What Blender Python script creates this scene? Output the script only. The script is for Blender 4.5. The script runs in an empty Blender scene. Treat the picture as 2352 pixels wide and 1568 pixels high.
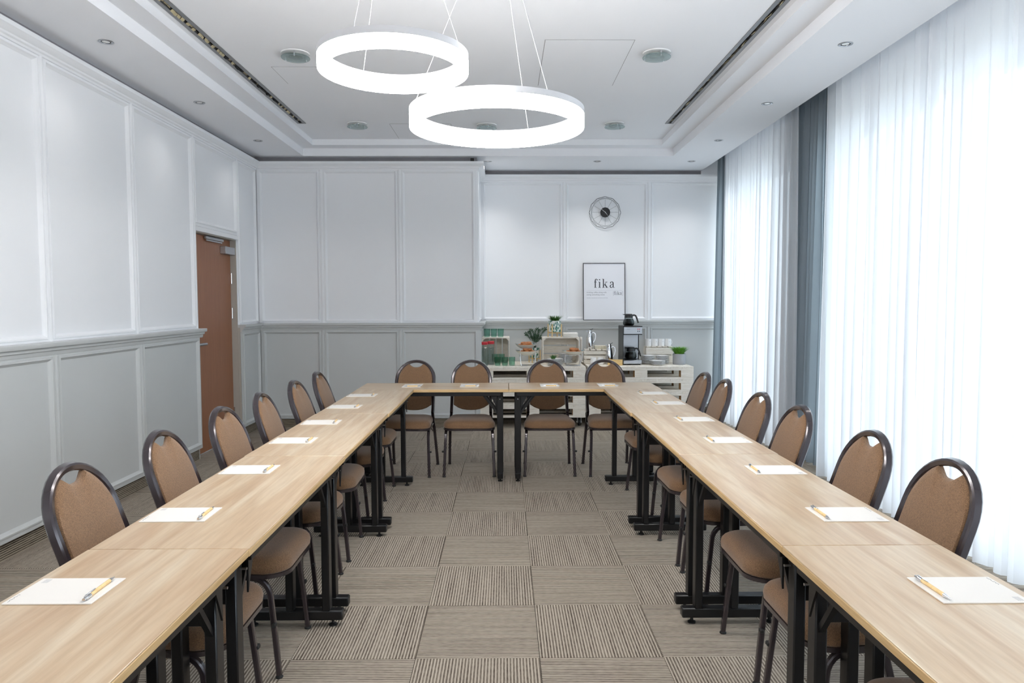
import bpy, math, random
from mathutils import Vector, Matrix, Euler
random.seed(7)
sc = bpy.context.scene
col = sc.collection
PI = math.pi
R = math.radians

# ------------------------------------------------------------------ camera
W_PX, H_PX, F_PX = 2352, 1568, 1636.6
cam_d = bpy.data.cameras.new('camera'); cam = bpy.data.objects.new('camera', cam_d); col.objects.link(cam)
cam_d.sensor_width = 36.0; cam_d.lens = F_PX / W_PX * 36.0; cam_d.clip_start = .05; cam_d.clip_end = 200
pitch, yaw, roll = .0565, .0101, -.0021
_f = Vector((math.sin(yaw), math.cos(yaw), 0)); _r = Vector((math.cos(yaw), -math.sin(yaw), 0)); _u = Vector((0, 0, 1))
f2 = _f * math.cos(pitch) - _u * math.sin(pitch); u2 = _u * math.cos(pitch) + _f * math.sin(pitch)
r3 = _r * math.cos(roll) + u2 * math.sin(roll); u3 = u2 * math.cos(roll) - _r * math.sin(roll)
M = Matrix((( r3.x, u3.x, -f2.x), (r3.y, u3.y, -f2.y), (r3.z, u3.z, -f2.z))).to_4x4()
cam.matrix_world = Matrix.Translation((-.1383, 0, 1.4336)) @ M
sc.camera = cam

# ------------------------------------------------------------------ world, exposure
WORLD_STRENGTH = 8.2
w = bpy.data.worlds.new('world'); sc.world = w; w.use_nodes = True
bg = w.node_tree.nodes['Background']; bg.inputs[0].default_value = (.78, .89, 1.0, 1); bg.inputs[1].default_value = WORLD_STRENGTH
sc.view_settings.view_transform = 'Standard'; sc.view_settings.look = 'None'
sc.view_settings.exposure = 0.27; sc.view_settings.gamma = 1.0; sc.view_settings.use_curve_mapping = False
sc.cycles.max_bounces = 12; sc.cycles.diffuse_bounces = 6; sc.cycles.glossy_bounces = 4
sc.cycles.transmission_bounces = 8; sc.cycles.transparent_max_bounces = 12
sc.cycles.caustics_reflective = False; sc.cycles.caustics_refractive = False
sc.cycles.sample_clamp_indirect = 6
RING_STRENGTH = 45.0

def portal(y0, y1, z0, z1, x):
    d = bpy.data.lights.new('window_portal', 'AREA'); d.shape = 'RECTANGLE'; d.size = z1 - z0; d.size_y = y1 - y0
    d.cycles.is_portal = True
    o = bpy.data.objects.new('window_portal', d); col.objects.link(o)
    o.location = (x, (y0 + y1) / 2, (z0 + z1) / 2); o.rotation_euler = (0, R(90), 0)   # -Z looks to -X
for a in ((7.0, 8.86), (.2, 6.25), (-2.5, -.2)):
    portal(a[0], a[1], .1, 2.86, 2.97)

# ------------------------------------------------------------------ mesh helper
class MB:
    def __init__(s): s.v = []; s.f = []; s.m = []; s.T = None
    def add(s, vs, fs, m=0):
        b = len(s.v)
        if s.T: vs = [s.T(*p) for p in vs]
        s.v += [tuple(p) for p in vs]; s.f += [tuple(i + b for i in f) for f in fs]; s.m += [m] * len(fs)
        return s
    def box(s, x0, x1, y0, y1, z0, z1, m=0, b=0):
        if b <= 0:
            vs = [(x, y, z) for z in (z0, z1) for y in (y0, y1) for x in (x0, x1)]
            return s.add(vs, [(0, 2, 3, 1), (4, 5, 7, 6), (0, 1, 5, 4), (2, 6, 7, 3), (0, 4, 6, 2), (1, 3, 7, 5)], m)
        b = min(b, abs(x1 - x0) / 2.01, abs(y1 - y0) / 2.01, abs(z1 - z0) / 2.01)   # chamfered box: 24 verts
        vs = []; idx = {}
        for sx in (0, 1):
            for sy in (0, 1):
                for sz in (0, 1):
                    X = (x0, x1)[sx]; Y = (y0, y1)[sy]; Z = (z0, z1)[sz]
                    dx, dy, dz = (b if not sx else -b), (b if not sy else -b), (b if not sz else -b)
                    for ax in range(3):
                        p = [X + dx, Y + dy, Z + dz]; p[ax] = (X, Y, Z)[ax]
                        idx[sx, sy, sz, ax] = len(vs); vs.append(tuple(p))
        fs = []
        g = lambda a, bb, c, ax: idx[a, bb, c, ax]
        for t in (0, 1):
            q = [g(t, 0, 0, 0), g(t, 1, 0, 0), g(t, 1, 1, 0), g(t, 0, 1, 0)]; fs.append(q if t else q[::-1])
            q = [g(0, t, 0, 1), g(1, t, 0, 1), g(1, t, 1, 1), g(0, t, 1, 1)]; fs.append(q[::-1] if t else q)
            q = [g(0, 0, t, 2), g(1, 0, t, 2), g(1, 1, t, 2), g(0, 1, t, 2)]; fs.append(q if t else q[::-1])
        for a in (0, 1):
            for c in (0, 1):
                q = [g(0, a, c, 1), g(1, a, c, 1), g(1, a, c, 2), g(0, a, c, 2)]; fs.append(q if (a ^ c) else q[::-1])
                q = [g(a, 0, c, 0), g(a, 1, c, 0), g(a, 1, c, 2), g(a, 0, c, 2)]; fs.append(q[::-1] if (a ^ c) else q)
                q = [g(a, c, 0, 0), g(a, c, 1, 0), g(a, c, 1, 1), g(a, c, 0, 1)]; fs.append(q if (a ^ c) else q[::-1])
        for a in (0, 1):
            for c in (0, 1):
                for d in (0, 1):
                    q = [g(a, c, d, 0), g(a, c, d, 1), g(a, c, d, 2)]; fs.append(q if not ((a + c + d) % 2) == 0 else q[::-1])
        return s.add(vs, fs, m)
    def sweep(s, path, prof, up=(0, 0, 1), closed=False, m=0, caps=True, scale=None):
        """prof: list of (a,b) offsets: a along side vector, b along up vector"""
        P = [Vector(p) for p in path]; n = len(P); k = len(prof); up = Vector(up); vs = []
        prev = None
        for i, p in enumerate(P):
            if closed: t = P[(i + 1) % n] - P[i - 1]
            else: t = P[min(i + 1, n - 1)] - P[max(i - 1, 0)]
            t.normalize()
            side = t.cross(up)
            if side.length < 1e-3: side = prev.copy() if prev else t.orthogonal()
            side.normalize(); prev = side
            u = side.cross(t).normalized()
            sc_ = scale[i] if scale else 1
            for a, b in prof: vs.append(p + side * a * sc_ + u * b * sc_)
        fs = []
        for i in range(n if closed else n - 1):
            j = (i + 1) % n
            for q in range(k):
                r = (q + 1) % k; fs.append((i * k + q, i * k + r, j * k + r, j * k + q))
        if caps and not closed:
            fs.append(tuple(range(k))[::-1]); fs.append(tuple((n - 1) * k + q for q in range(k)))
        return s.add(vs, fs, m)
    def tube(s, path, r=.01, k=8, closed=False, m=0, scale=None):
        up = (0, 0, 1)
        P = [Vector(p) for p in path]; d = (P[-1] - P[0]) if not closed else Vector((1, 0, 0))
        if not closed and d.length > 1e-6 and abs(d.normalized().z) > .9: up = (0, 1, 0)
        return s.sweep(path, [(r * math.cos(2 * PI * i / k), r * math.sin(2 * PI * i / k)) for i in range(k)], up, closed, m, True, scale)
    def lathe(s, prof, k=20, c=(0, 0, 0), m=0, close=False):
        vs = [(c[0] + r * math.cos(2 * PI * i / k), c[1] + r * math.sin(2 * PI * i / k), c[2] + z) for r, z in prof for i in range(k)]
        fs = []; n = len(prof)
        for j in range(n if close else n - 1):
            jj = (j + 1) % n
            for i in range(k):
                ii = (i + 1) % k; fs.append((j * k + i, j * k + ii, jj * k + ii, jj * k + i))
        if not close:
            if prof[0][0] > 1e-5: fs.append(tuple(range(k))[::-1])
            if prof[-1][0] > 1e-5: fs.append(tuple((n - 1) * k + i for i in range(k)))
        return s.add(vs, fs, m)
    def poly(s, pts, z0, z1, m=0):
        n = len(pts); vs = [(x, y, z0) for x, y in pts] + [(x, y, z1) for x, y in pts]
        fs = [tuple(range(n))[::-1], tuple(range(n, 2 * n))] + [(i, (i + 1) % n, n + (i + 1) % n, n + i) for i in range(n)]
        return s.add(vs, fs, m)
    def build(s, name, mat, parent=None, smooth=True, loc=None, rot=None):
        me = bpy.data.meshes.new(name); me.from_pydata(s.v, [], s.f)
        for mm in (mat if isinstance(mat, (list, tuple)) else [mat]): me.materials.append(mm)
        if any(s.m): me.polygons.foreach_set('material_index', s.m)
        me.validate(); me.update()
        if smooth:
            me.shade_smooth(); me.set_sharp_from_angle(angle=R(38))
        o = bpy.data.objects.new(name, me); col.objects.link(o)
        if parent: o.parent = parent
        if loc: o.location = loc
        if rot: o.rotation_euler = rot
        return o
def fixn(o):
    import bmesh
    bm = bmesh.new(); bm.from_mesh(o.data); bmesh.ops.recalc_face_normals(bm, faces=bm.faces); bm.to_mesh(o.data); bm.free(); return o
def inst(o, parent=None, loc=None, rot=None):
    c = o.copy(); col.objects.link(c)
    c.parent = parent
    if loc: c.location = loc
    if rot: c.rotation_euler = rot
    return c
def tag(o, label, cat, group=None, kind=None):
    o['label'] = label; o['category'] = cat
    if group: o['group'] = group
    if kind: o['kind'] = kind
    return o
def thing(name, label, cat, loc=(0, 0, 0), rz=0, group=None):
    o = bpy.data.objects.new(name, None); col.objects.link(o); o.location = loc; o.rotation_euler = (0, 0, rz)
    o.empty_display_size = .1
    return tag(o, label, cat, group)
CH = {}
def kids(o): return [c for c in bpy.data.objects if c.parent == o]
def dup(root, loc, rz=0, label=None, group=None):
    if root.name not in CH:
        CH[root.name] = [(c, kids(c)) for c in kids(root)]
    r = root.copy(); col.objects.link(r); r.location = loc; r.rotation_euler = (0, 0, rz)
    if label: r['label'] = label
    if group: r['group'] = group
    for c, gs in CH[root.name]:
        n = c.copy(); col.objects.link(n); n.parent = r
        for g in gs:
            k = g.copy(); col.objects.link(k); k.parent = n
    return r
def struct(o): o['kind'] = 'structure'; return o

# ------------------------------------------------------------------ materials
def srgb(c):
    if isinstance(c, str): c = [int(c[i:i + 2], 16) for i in (0, 2, 4)]
    return tuple((x / 255 / 12.92 if x / 255 <= .04045 else ((x / 255 + .055) / 1.055) ** 2.4) for x in c)
def newmat(name):
    m = bpy.data.materials.new(name); m.use_nodes = True; nt = m.node_tree
    return m, nt, nt.nodes['Principled BSDF'], nt.nodes['Material Output']
def N(nt, t, **k):
    n = nt.nodes.new(t)
    for a, b in k.items(): setattr(n, a, b)
    return n
def plain(name, c, rough=.5, metal=0, var=.04, nscale=6, bump=0, bscale=60, coat=0, spec=.5):
    m, nt, b, out = newmat(name); L = nt.links
    c = srgb(c) if (isinstance(c, str) or max(c) > 1) else c
    tc = N(nt, 'ShaderNodeTexCoord'); no = N(nt, 'ShaderNodeTexNoise'); no.inputs['Scale'].default_value = nscale; no.inputs['Detail'].default_value = 3
    L.new(tc.outputs['Object'], no.inputs['Vector'])
    mx = N(nt, 'ShaderNodeMix', data_type='RGBA')
    mx.inputs[6].default_value = (*[x * (1 - var) for x in c], 1); mx.inputs[7].default_value = (*[min(1, x * (1 + var)) for x in c], 1)
    L.new(no.outputs['Fac'], mx.inputs[0]); L.new(mx.outputs[2], b.inputs['Base Color'])
    b.inputs['Roughness'].default_value = rough; b.inputs['Metallic'].default_value = metal
    b.inputs['Specular IOR Level'].default_value = spec
    if coat: b.inputs['Coat Weight'].default_value = coat; b.inputs['Coat Roughness'].default_value = .15
    if bump:
        n2 = N(nt, 'ShaderNodeTexNoise'); n2.inputs['Scale'].default_value = bscale; L.new(tc.outputs['Object'], n2.inputs['Vector'])
        bp = N(nt, 'ShaderNodeBump'); bp.inputs['Strength'].default_value = bump; bp.inputs['Distance'].default_value = .002
        L.new(n2.outputs['Fac'], bp.inputs['Height']); L.new(bp.outputs[0], b.inputs['Normal'])
    return m
def wood(name, cols, axis=0, stretch=14, scale=3.0, rough=.5, bump=.1, spec=.4, rand=True, fine=.35):
    """long grain along `axis` of the object"""
    m, nt, b, out = newmat(name); L = nt.links
    tc = N(nt, 'ShaderNodeTexCoord'); mp = N(nt, 'ShaderNodeMapping')
    s = [stretch] * 3; s[axis] = 1.0; mp.inputs['Scale'].default_value = s
    L.new(tc.outputs['Object'], mp.inputs['Vector']); vec = mp.outputs[0]
    if rand:
        oi = N(nt, 'ShaderNodeObjectInfo'); ml = N(nt, 'ShaderNodeMath', operation='MULTIPLY'); ml.inputs[1].default_value = 37.0
        va = N(nt, 'ShaderNodeVectorMath', operation='ADD'); L.new(oi.outputs['Random'], ml.inputs[0])
        L.new(vec, va.inputs[0]); L.new(ml.outputs[0], va.inputs[1]); vec = va.outputs[0]
    no = N(nt, 'ShaderNodeTexNoise'); no.inputs['Scale'].default_value = scale; no.inputs['Detail'].default_value = 4; no.inputs['Distortion'].default_value = 1.2
    L.new(vec, no.inputs['Vector'])
    cr = N(nt, 'ShaderNodeValToRGB'); e = cr.color_ramp.elements
    e[0].position = .3; e[0].color = (*srgb(cols[0]), 1); e[1].position = .72; e[1].color = (*srgb(cols[-1]), 1)
    if len(cols) > 2: q = e.new(.5); q.color = (*srgb(cols[1]), 1)
    L.new(no.outputs['Fac'], cr.inputs[0])
    n3 = N(nt, 'ShaderNodeTexNoise'); n3.inputs['Scale'].default_value = scale * 7; n3.inputs['Detail'].default_value = 5
    L.new(vec, n3.inputs['Vector'])
    mx = N(nt, 'ShaderNodeMix', data_type='RGBA', blend_type='MULTIPLY'); mx.inputs[0].default_value = fine
    c2 = N(nt, 'ShaderNodeValToRGB'); c2.color_ramp.elements[0].position = .35; c2.color_ramp.elements[0].color = (.72, .66, .6, 1); c2.color_ramp.elements[1].position = .6; c2.color_ramp.elements[1].color = (1, 1, 1, 1)
    L.new(n3.outputs['Fac'], c2.inputs[0]); L.new(cr.outputs[0], mx.inputs[6]); L.new(c2.outputs[0], mx.inputs[7])
    L.new(mx.outputs[2], b.inputs['Base Color']); b.inputs['Roughness'].default_value = rough; b.inputs['Specular IOR Level'].default_value = spec
    if bump:
        bp = N(nt, 'ShaderNodeBump'); bp.inputs['Strength'].default_value = bump; bp.inputs['Distance'].default_value = .001
        L.new(n3.outputs['Fac'], bp.inputs['Height']); L.new(bp.outputs[0], b.inputs['Normal'])
    return m
def carpet(name, axis, cell=.5):
    """ribbed loop carpet, ribs running along `axis` (object coordinates)"""
    m, nt, b, out = newmat(name); L = nt.links
    tc = N(nt, 'ShaderNodeTexCoord'); sep = N(nt, 'ShaderNodeSeparateXYZ'); L.new(tc.outputs['Object'], sep.inputs[0])
    across = sep.outputs[1 - axis] if axis < 2 else sep.outputs[2]
    ml = N(nt, 'ShaderNodeMath', operation='MULTIPLY'); ml.inputs[1].default_value = 2 * PI / .0128; L.new(across, ml.inputs[0])
    sn = N(nt, 'ShaderNodeMath', operation='SINE'); L.new(ml.outputs[0], sn.inputs[0])
    mr = N(nt, 'ShaderNodeMapRange'); mr.inputs[1].default_value = -.45; mr.inputs[2].default_value = .75; L.new(sn.outputs[0], mr.inputs[0])
    # per-rib tone and speckle along the rib
    mp = N(nt, 'ShaderNodeMapping'); s = [170.0, 170.0, 170.0]; s[axis] = 34.0; mp.inputs['Scale'].default_value = s
    oi = N(nt, 'ShaderNodeObjectInfo'); va = N(nt, 'ShaderNodeVectorMath', operation='ADD'); mm = N(nt, 'ShaderNodeMath', operation='MULTIPLY'); mm.inputs[1].default_value = 91.0
    L.new(tc.outputs['Object'], mp.inputs['Vector']); L.new(oi.outputs['Random'], mm.inputs[0]); L.new(mp.outputs[0], va.inputs[0]); L.new(mm.outputs[0], va.inputs[1])
    no = N(nt, 'ShaderNodeTexNoise'); no.inputs['Scale'].default_value = 1.0; no.inputs['Detail'].default_value = 3; L.new(va.outputs[0], no.inputs['Vector'])
    mp2 = N(nt, 'ShaderNodeMapping'); s = [45.0, 45.0, 45.0]; s[axis] = 2.0; mp2.inputs['Scale'].default_value = s
    L.new(tc.outputs['Object'], mp2.inputs['Vector']); va2 = N(nt, 'ShaderNodeVectorMath', operation='ADD'); L.new(mp2.outputs[0], va2.inputs[0]); L.new(mm.outputs[0], va2.inputs[1])
    n2 = N(nt, 'ShaderNodeTexNoise'); n2.inputs['Scale'].default_value = 1.0; n2.inputs['Detail'].default_value = 2; L.new(va2.outputs[0], n2.inputs['Vector'])
    ad = N(nt, 'ShaderNodeMath', operation='MULTIPLY_ADD'); L.new(no.outputs['Fac'], ad.inputs[0]); ad.inputs[1].default_value = .95; L.new(mr.outputs[0], ad.inputs[2])
    ad2 = N(nt, 'ShaderNodeMath', operation='MULTIPLY_ADD'); L.new(n2.outputs['Fac'], ad2.inputs[0]); ad2.inputs[1].default_value = .9; L.new(ad.outputs[0], ad2.inputs[2])
    cr = N(nt, 'ShaderNodeValToRGB'); e = cr.color_ramp.elements
    ad3 = N(nt, 'ShaderNodeMath', operation='DIVIDE'); L.new(ad2.outputs[0], ad3.inputs[0]); ad3.inputs[1].default_value = 2.45
    e[0].position = .27; e[0].color = (*srgb('544b43'), 1); e[1].position = .74; e[1].color = (*srgb('b4aa9c'), 1)
    q = e.new(.5); q.color = (*srgb('8b8175'), 1)
    L.new(ad3.outputs[0], cr.inputs[0]); L.new(cr.outputs[0], b.inputs['Base Color'])
    b.inputs['Roughness'].default_value = .95; b.inputs['Specular IOR Level'].default_value = .1
    bp = N(nt, 'ShaderNodeBump'); bp.inputs['Strength'].default_value = .5; bp.inputs['Distance'].default_value = .002
    L.new(ad3.outputs[0], bp.inputs['Height']); L.new(bp.outputs[0], b.inputs['Normal'])
    return m
def fabric(name, c1, c2):
    m, nt, b, out = newmat(name); L = nt.links
    tc = N(nt, 'ShaderNodeTexCoord'); sep = N(nt, 'ShaderNodeSeparateXYZ'); L.new(tc.outputs['Object'], sep.inputs[0])
    def wv(sock, per):
        a = N(nt, 'ShaderNodeMath', operation='MULTIPLY'); a.inputs[1].default_value = 2 * PI / per; L.new(sock, a.inputs[0])
        s = N(nt, 'ShaderNodeMath', operation='SINE'); L.new(a.outputs[0], s.inputs[0]); return s.outputs[0]
    yz = N(nt, 'ShaderNodeMath', operation='ADD'); L.new(sep.outputs[1], yz.inputs[0]); L.new(sep.outputs[2], yz.inputs[1])
    pr = N(nt, 'ShaderNodeMath', operation='MULTIPLY'); L.new(wv(sep.outputs[0], .0034), pr.inputs[0]); L.new(wv(yz.outputs[0], .0040), pr.inputs[1])
    no = N(nt, 'ShaderNodeTexNoise'); no.inputs['Scale'].default_value = 330; no.inputs['Detail'].default_value = 2; L.new(tc.outputs['Object'], no.inputs['Vector'])
    ad = N(nt, 'ShaderNodeMath', operation='MULTIPLY_ADD'); L.new(pr.outputs[0], ad.inputs[0]); ad.inputs[1].default_value = .35; L.new(no.outputs['Fac'], ad.inputs[2])
    cr = N(nt, 'ShaderNodeValToRGB'); e = cr.color_ramp.elements; e[0].position = .25; e[0].color = (*srgb(c1), 1); e[1].position = .75; e[1].color = (*srgb(c2), 1)
    L.new(ad.outputs[0], cr.inputs[0]); L.new(cr.outputs[0], b.inputs['Base Color'])
    b.inputs['Roughness'].default_value = .85; b.inputs['Sheen Weight'].default_value = .25; b.inputs['Specular IOR Level'].default_value = .2
    bp = N(nt, 'ShaderNodeBump'); bp.inputs['Strength'].default_value = .35; bp.inputs['Distance'].default_value = .0012
    L.new(ad.outputs[0], bp.inputs['Height']); L.new(bp.outputs[0], b.inputs['Normal'])
    return m
def glass(name, c, rough=.03, ior=1.45, mixt=.6):
    m, nt, b, out = newmat(name); L = nt.links
    b.inputs['Base Color'].default_value = (*srgb(c), 1); b.inputs['Transmission Weight'].default_value = 1; b.inputs['Roughness'].default_value = rough; b.inputs['IOR'].default_value = ior
    tr = N(nt, 'ShaderNodeBsdfTransparent'); tr.inputs[0].default_value = (*srgb(c), 1)
    mx = N(nt, 'ShaderNodeMixShader'); mx.inputs[0].default_value = mixt
    L.new(b.outputs[0], mx.inputs[1]); L.new(tr.outputs[0], mx.inputs[2]); L.new(mx.outputs[0], out.inputs['Surface'])
    return m
def cloth(name, c, ctrans, transp, transl):
    m, nt, b, out = newmat(name); L = nt.links
    tc = N(nt, 'ShaderNodeTexCoord'); mp = N(nt, 'ShaderNodeMapping'); mp.inputs['Scale'].default_value = (1, 60, 3)
    L.new(tc.outputs['Object'], mp.inputs[0]); no = N(nt, 'ShaderNodeTexNoise'); no.inputs['Scale'].default_value = 4; L.new(mp.outputs[0], no.inputs['Vector'])
    cr = N(nt, 'ShaderNodeMix', data_type='RGBA'); cc = srgb(c); cr.inputs[6].default_value = (*[x * .88 for x in cc], 1); cr.inputs[7].default_value = (*cc, 1); L.new(no.outputs['Fac'], cr.inputs[0])
    df = N(nt, 'ShaderNodeBsdfDiffuse'); L.new(cr.outputs[2], df.inputs[0])
    tl = N(nt, 'ShaderNodeBsdfTranslucent'); tl.inputs[0].default_value = (*srgb(ctrans), 1)
    tp = N(nt, 'ShaderNodeBsdfTransparent')
    a = N(nt, 'ShaderNodeMixShader'); a.inputs[0].default_value = transl; L.new(df.outputs[0], a.inputs[1]); L.new(tl.outputs[0], a.inputs[2])
    bb = N(nt, 'ShaderNodeMixShader'); bb.inputs[0].default_value = transp; L.new(a.outputs[0], bb.inputs[1]); L.new(tp.outputs[0], bb.inputs[2])
    L.new(bb.outputs[0], out.inputs['Surface']); return m
def emit(name, c, s):
    m, nt, b, out = newmat(name); e = N(nt, 'ShaderNodeEmission'); e.inputs[0].default_value = (*c, 1); e.inputs[1].default_value = s
    nt.links.new(e.outputs[0], out.inputs[0]); return m
def leafprint(name):
    m, nt, b, out = newmat(name); L = nt.links
    tc = N(nt, 'ShaderNodeTexCoord'); mp = N(nt, 'ShaderNodeMapping'); mp.inputs['Rotation'].default_value = (.4, .5, .6); mp.inputs['Scale'].default_value = (60, 60, 26)
    L.new(tc.outputs['Object'], mp.inputs[0]); vo = N(nt, 'ShaderNodeTexVoronoi'); vo.inputs['Scale'].default_value = 1.0; L.new(mp.outputs[0], vo.inputs['Vector'])
    cr = N(nt, 'ShaderNodeValToRGB'); cr.color_ramp.interpolation = 'CONSTANT'; e = cr.color_ramp.elements
    e[0].position = 0; e[0].color = (*srgb('2f6b4a'), 1); e[1].position = .52; e[1].color = (*srgb('eef0ee'), 1); q = e.new(.25); q.color = (*srgb('3f7f86'), 1); q = e.new(.4); q.color = (*srgb('8fb59a'), 1)
    L.new(vo.outputs['Distance'], cr.inputs[0]); L.new(cr.outputs[0], b.inputs['Base Color']); b.inputs['Roughness'].default_value = .3
    return m

MT = dict(
    wall=plain('white_paint', 'edeff2', .5, var=.012, nscale=1.5, spec=.35),
    wains=plain('grey_paint', 'c7caca', .42, var=.015, nscale=1.5, spec=.4),
    ceil=plain('ceiling_paint', 'eff1f5', .8, var=.01, nscale=2, spec=.2),
    frame=plain('brown_black_metal', '3a3236', .22, .35, var=.05, coat=.6),
    black=plain('black_metal', '141416', .35, .2, var=.1),
    rubber=plain('black_rubber', '101010', .6),
    chrome=plain('chrome', 'e4e4e6', .08, 1, var=.01),
    steel=plain('brushed_steel', 'b4b6ba', .3, 1, var=.03),
    alu=plain('aluminium', '8f9092', .45, .7, var=.04),
    top=wood('oak_laminate', ('b99b7a', 'c8b091', 'd6c5ab'), 0, 13, 1.0, .30, .03, .6, True, .38),
    edge=wood('oak_edge', ('c4a06d', 'd6b98c'), 0, 20, 3, .4, .02),
    door=wood('walnut_door', ('916045', 'a26f50'), 2, 60, 1.6, .4, .03, .4, False, .5),
    pallet=wood('whitewashed_pine', ('e6dfd2', 'eee9df', 'f6f2ea'), 0, 9, 4, .7, .1, .2, True, .35),
    pallety=wood('whitewashed_pine_y', ('e6dfd2', 'eee9df', 'f6f2ea'), 1, 9, 4, .7, .1, .2, True, .35),
    pine=wood('raw_pine', ('a47c50', 'c09668'), 1, 9, 4, .7, .1, .2, True, .4),
    bamboo=wood('bamboo', ('e3c083', 'efd29c'), 2, 9, 6, .4, .02, .4, False, .2),
    straw=wood('light_straw', ('dcb878', 'ecd09a'), 0, 9, 9, .6, .1, .3, False, .3),
    fab=fabric('brown_weave', '5b4534', '9a7859'),
    paper=plain('paper', 'ebe7e1', .6, var=.01),
    white=plain('white_china', 'eff0f1', .15, var=.01),
    plastic=plain('black_plastic', '17181b', .35),
    red=plain('red_lid', 'c8323c', .4),
    coffee=plain('coffee', '0a0706', .25, var=.05, spec=.25),
    grey=plain('grey_pot', 'a6a8ac', .6),
    leaf=plain('leaf_green', '3d6b2c', .5, var=.35, nscale=30),
    grass=plain('grass_green', '5f9a2e', .5, var=.4, nscale=40),
    palm=plain('palm_green', '24452a', .45, var=.3, nscale=30),
    pastry=plain('baked_pastry', 'ab6a38', .5, var=.6, nscale=45, bump=.4, bscale=120),
    glass=glass('clear_glass', 'f7fbfb', mixt=.7), green=glass('green_glass', 'dff2ec', mixt=.85),
    water=glass('water', 'eef7fa', .0, 1.33, .85),
    pane=glass('window_glass', 'fbfdfd', 0, 1.02),
    print=leafprint('leaf_print'),
    ink=plain('ink', '33343c', .7), inkl=plain('light_ink', '8d909c', .7), inkm=plain('mid_ink', '6b6e78', .7),
    sheer=cloth('sheer_voile', 'f8f9fc', 'fbfcfe', .02, .70),
    drape=cloth('grey_linen', '949ba1', 'b6c3ca', .04, .50),
    ringwhite=plain('ring_housing', 'e3e3e6', .35),
    ring=emit('ring_glow', (1.0, .98, .96), RING_STRENGTH),
    dark=plain('dark_void', '0c0c0d', .8), tan=plain('vane_tan', 'b9ad8c', .5),
    bulb=plain('lamp_reflector', 'e8e6e0', .15, .8), beige=plain('jamb_beige', 'b4b0a8', .5, var=.01),
    skirt=None)
carp = [carpet('carpet_ribs_x', 0), carpet('carpet_ribs_y', 1)]
MT['skirt_y'] = carp[1]; MT['skirt_x'] = carp[0]
def carpet_wall(name, ax):
    m = carp[0].copy(); m.name = name
    for n in m.node_tree.nodes:
        if n.type == 'MATH' and n.operation == 'MULTIPLY' and abs(n.inputs[1].default_value - 2 * PI / .0128) < 1:
            sep = [q for q in m.node_tree.nodes if q.type == 'SEPXYZ'][0]
            m.node_tree.links.new(sep.outputs[2], n.inputs[0])
        if n.type == 'VALTORGB':
            n.color_ramp.elements[0].color = (*srgb('2a2522'), 1); n.color_ramp.elements[1].color = (*srgb('6b6258'), 1); n.color_ramp.elements[2].color = (*srgb('a39987'), 1)
    k = 0
    for n in m.node_tree.nodes:
        if n.type == 'MAPPING': n.inputs['Scale'].default_value = [(20, 20, 170), (2, 2, 45)][k]; k += 1
    return m
SK = carpet_wall('carpet_skirting', 0)

# ------------------------------------------------------------------ FLOOR
X0, X1, Y0, YB1, YB2, XS = -2.93, 2.72, -2.71, 8.09, 8.92, -.45
fl = struct(MB().box(X0 - .3, X1 + .3, Y0 - .3, YB2 + .3, -.2, -.008).build('floor', MT['dark'], None, False))
tb = MB().box(0, .4985, 0, .4985, -.008, 0, 0, .0012)
tmesh = []
first = {}
for iy in range(24):
    for ix in range(12):
        x = -3.0 + ix * .5; y = 2.7934 - 5.5 + iy * .5
        par = (ix + iy) % 2         # tile X0..0.5, Y 2.79.. has ribs along Y
        if par not in first:
            o = tb.build('carpet_tile', carp[par], fl, True, (x, y, 0)); first[par] = o
        else:
            inst(first[par], fl, (x, y, 0))

# ------------------------------------------------------------------ WALLS (panelled)
def rings(mb, u0, u1, v0, v1, prof):
    vs = []; fs = []
    for ins, ww in prof:
        vs += [(u0 + ins, v0 + ins, ww), (u1 - ins, v0 + ins, ww), (u1 - ins, v1 - ins, ww), (u0 + ins, v1 - ins, ww)]
    n = len(prof)
    for j in range(n - 1):
        for i in range(4): fs.append((j * 4 + i, j * 4 + (i + 1) % 4, (j + 1) * 4 + (i + 1) % 4, (j + 1) * 4 + i))
    fs.append(tuple((n - 1) * 4 + i for i in range(4)))
    mb.add(vs, fs)
DZ_ = 2.0
PROF = [(0, 0), (0, .014), (.026, .014), (.029, .022), (.038, .023), (.043, .015), (.049, .010), (.055, .001), (.056, .001)]
def mapping(wall):
    kind, base = wall
    if kind == 'L': return lambda u, v, w_: (base + w_, u, v)      # faces +X
    return lambda u, v, w_: (u, base - w_, v)                       # faces -Y
def panel(parent, wall, u0, u1, v0, v1, mat, proud=0):
    k, b = wall; b2 = b + proud if k == 'L' else b - proud
    mb = MB(); mb.T = mapping((k, b2)); rings(mb, u0 + .002, u1 - .002, v0 - .012 if v0 > DZ_ - 1 and v0 < DZ_ - .5 else v0, v1 + .014, PROF)
    return fixn(mb.build('panel', mat, parent))
def batten(parent, wall, u, v0, v1, mat, proud=0):
    k, b = wall; b2 = b + proud if k == 'L' else b - proud
    mb = MB(); mb.T = mapping((k, b2))
    pr = [(-.016, .014), (-.013, .022), (-.005, .026), (.005, .026), (.013, .022), (.016, .014)]
    vs = [(u + a, v, c) for v in (v0, v1) for a, c in pr]; n = len(pr)
    mb.add(vs, [(i, i + 1, n + i + 1, n + i) for i in range(n - 1)])
    return fixn(mb.build('batten', mat, parent))
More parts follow.
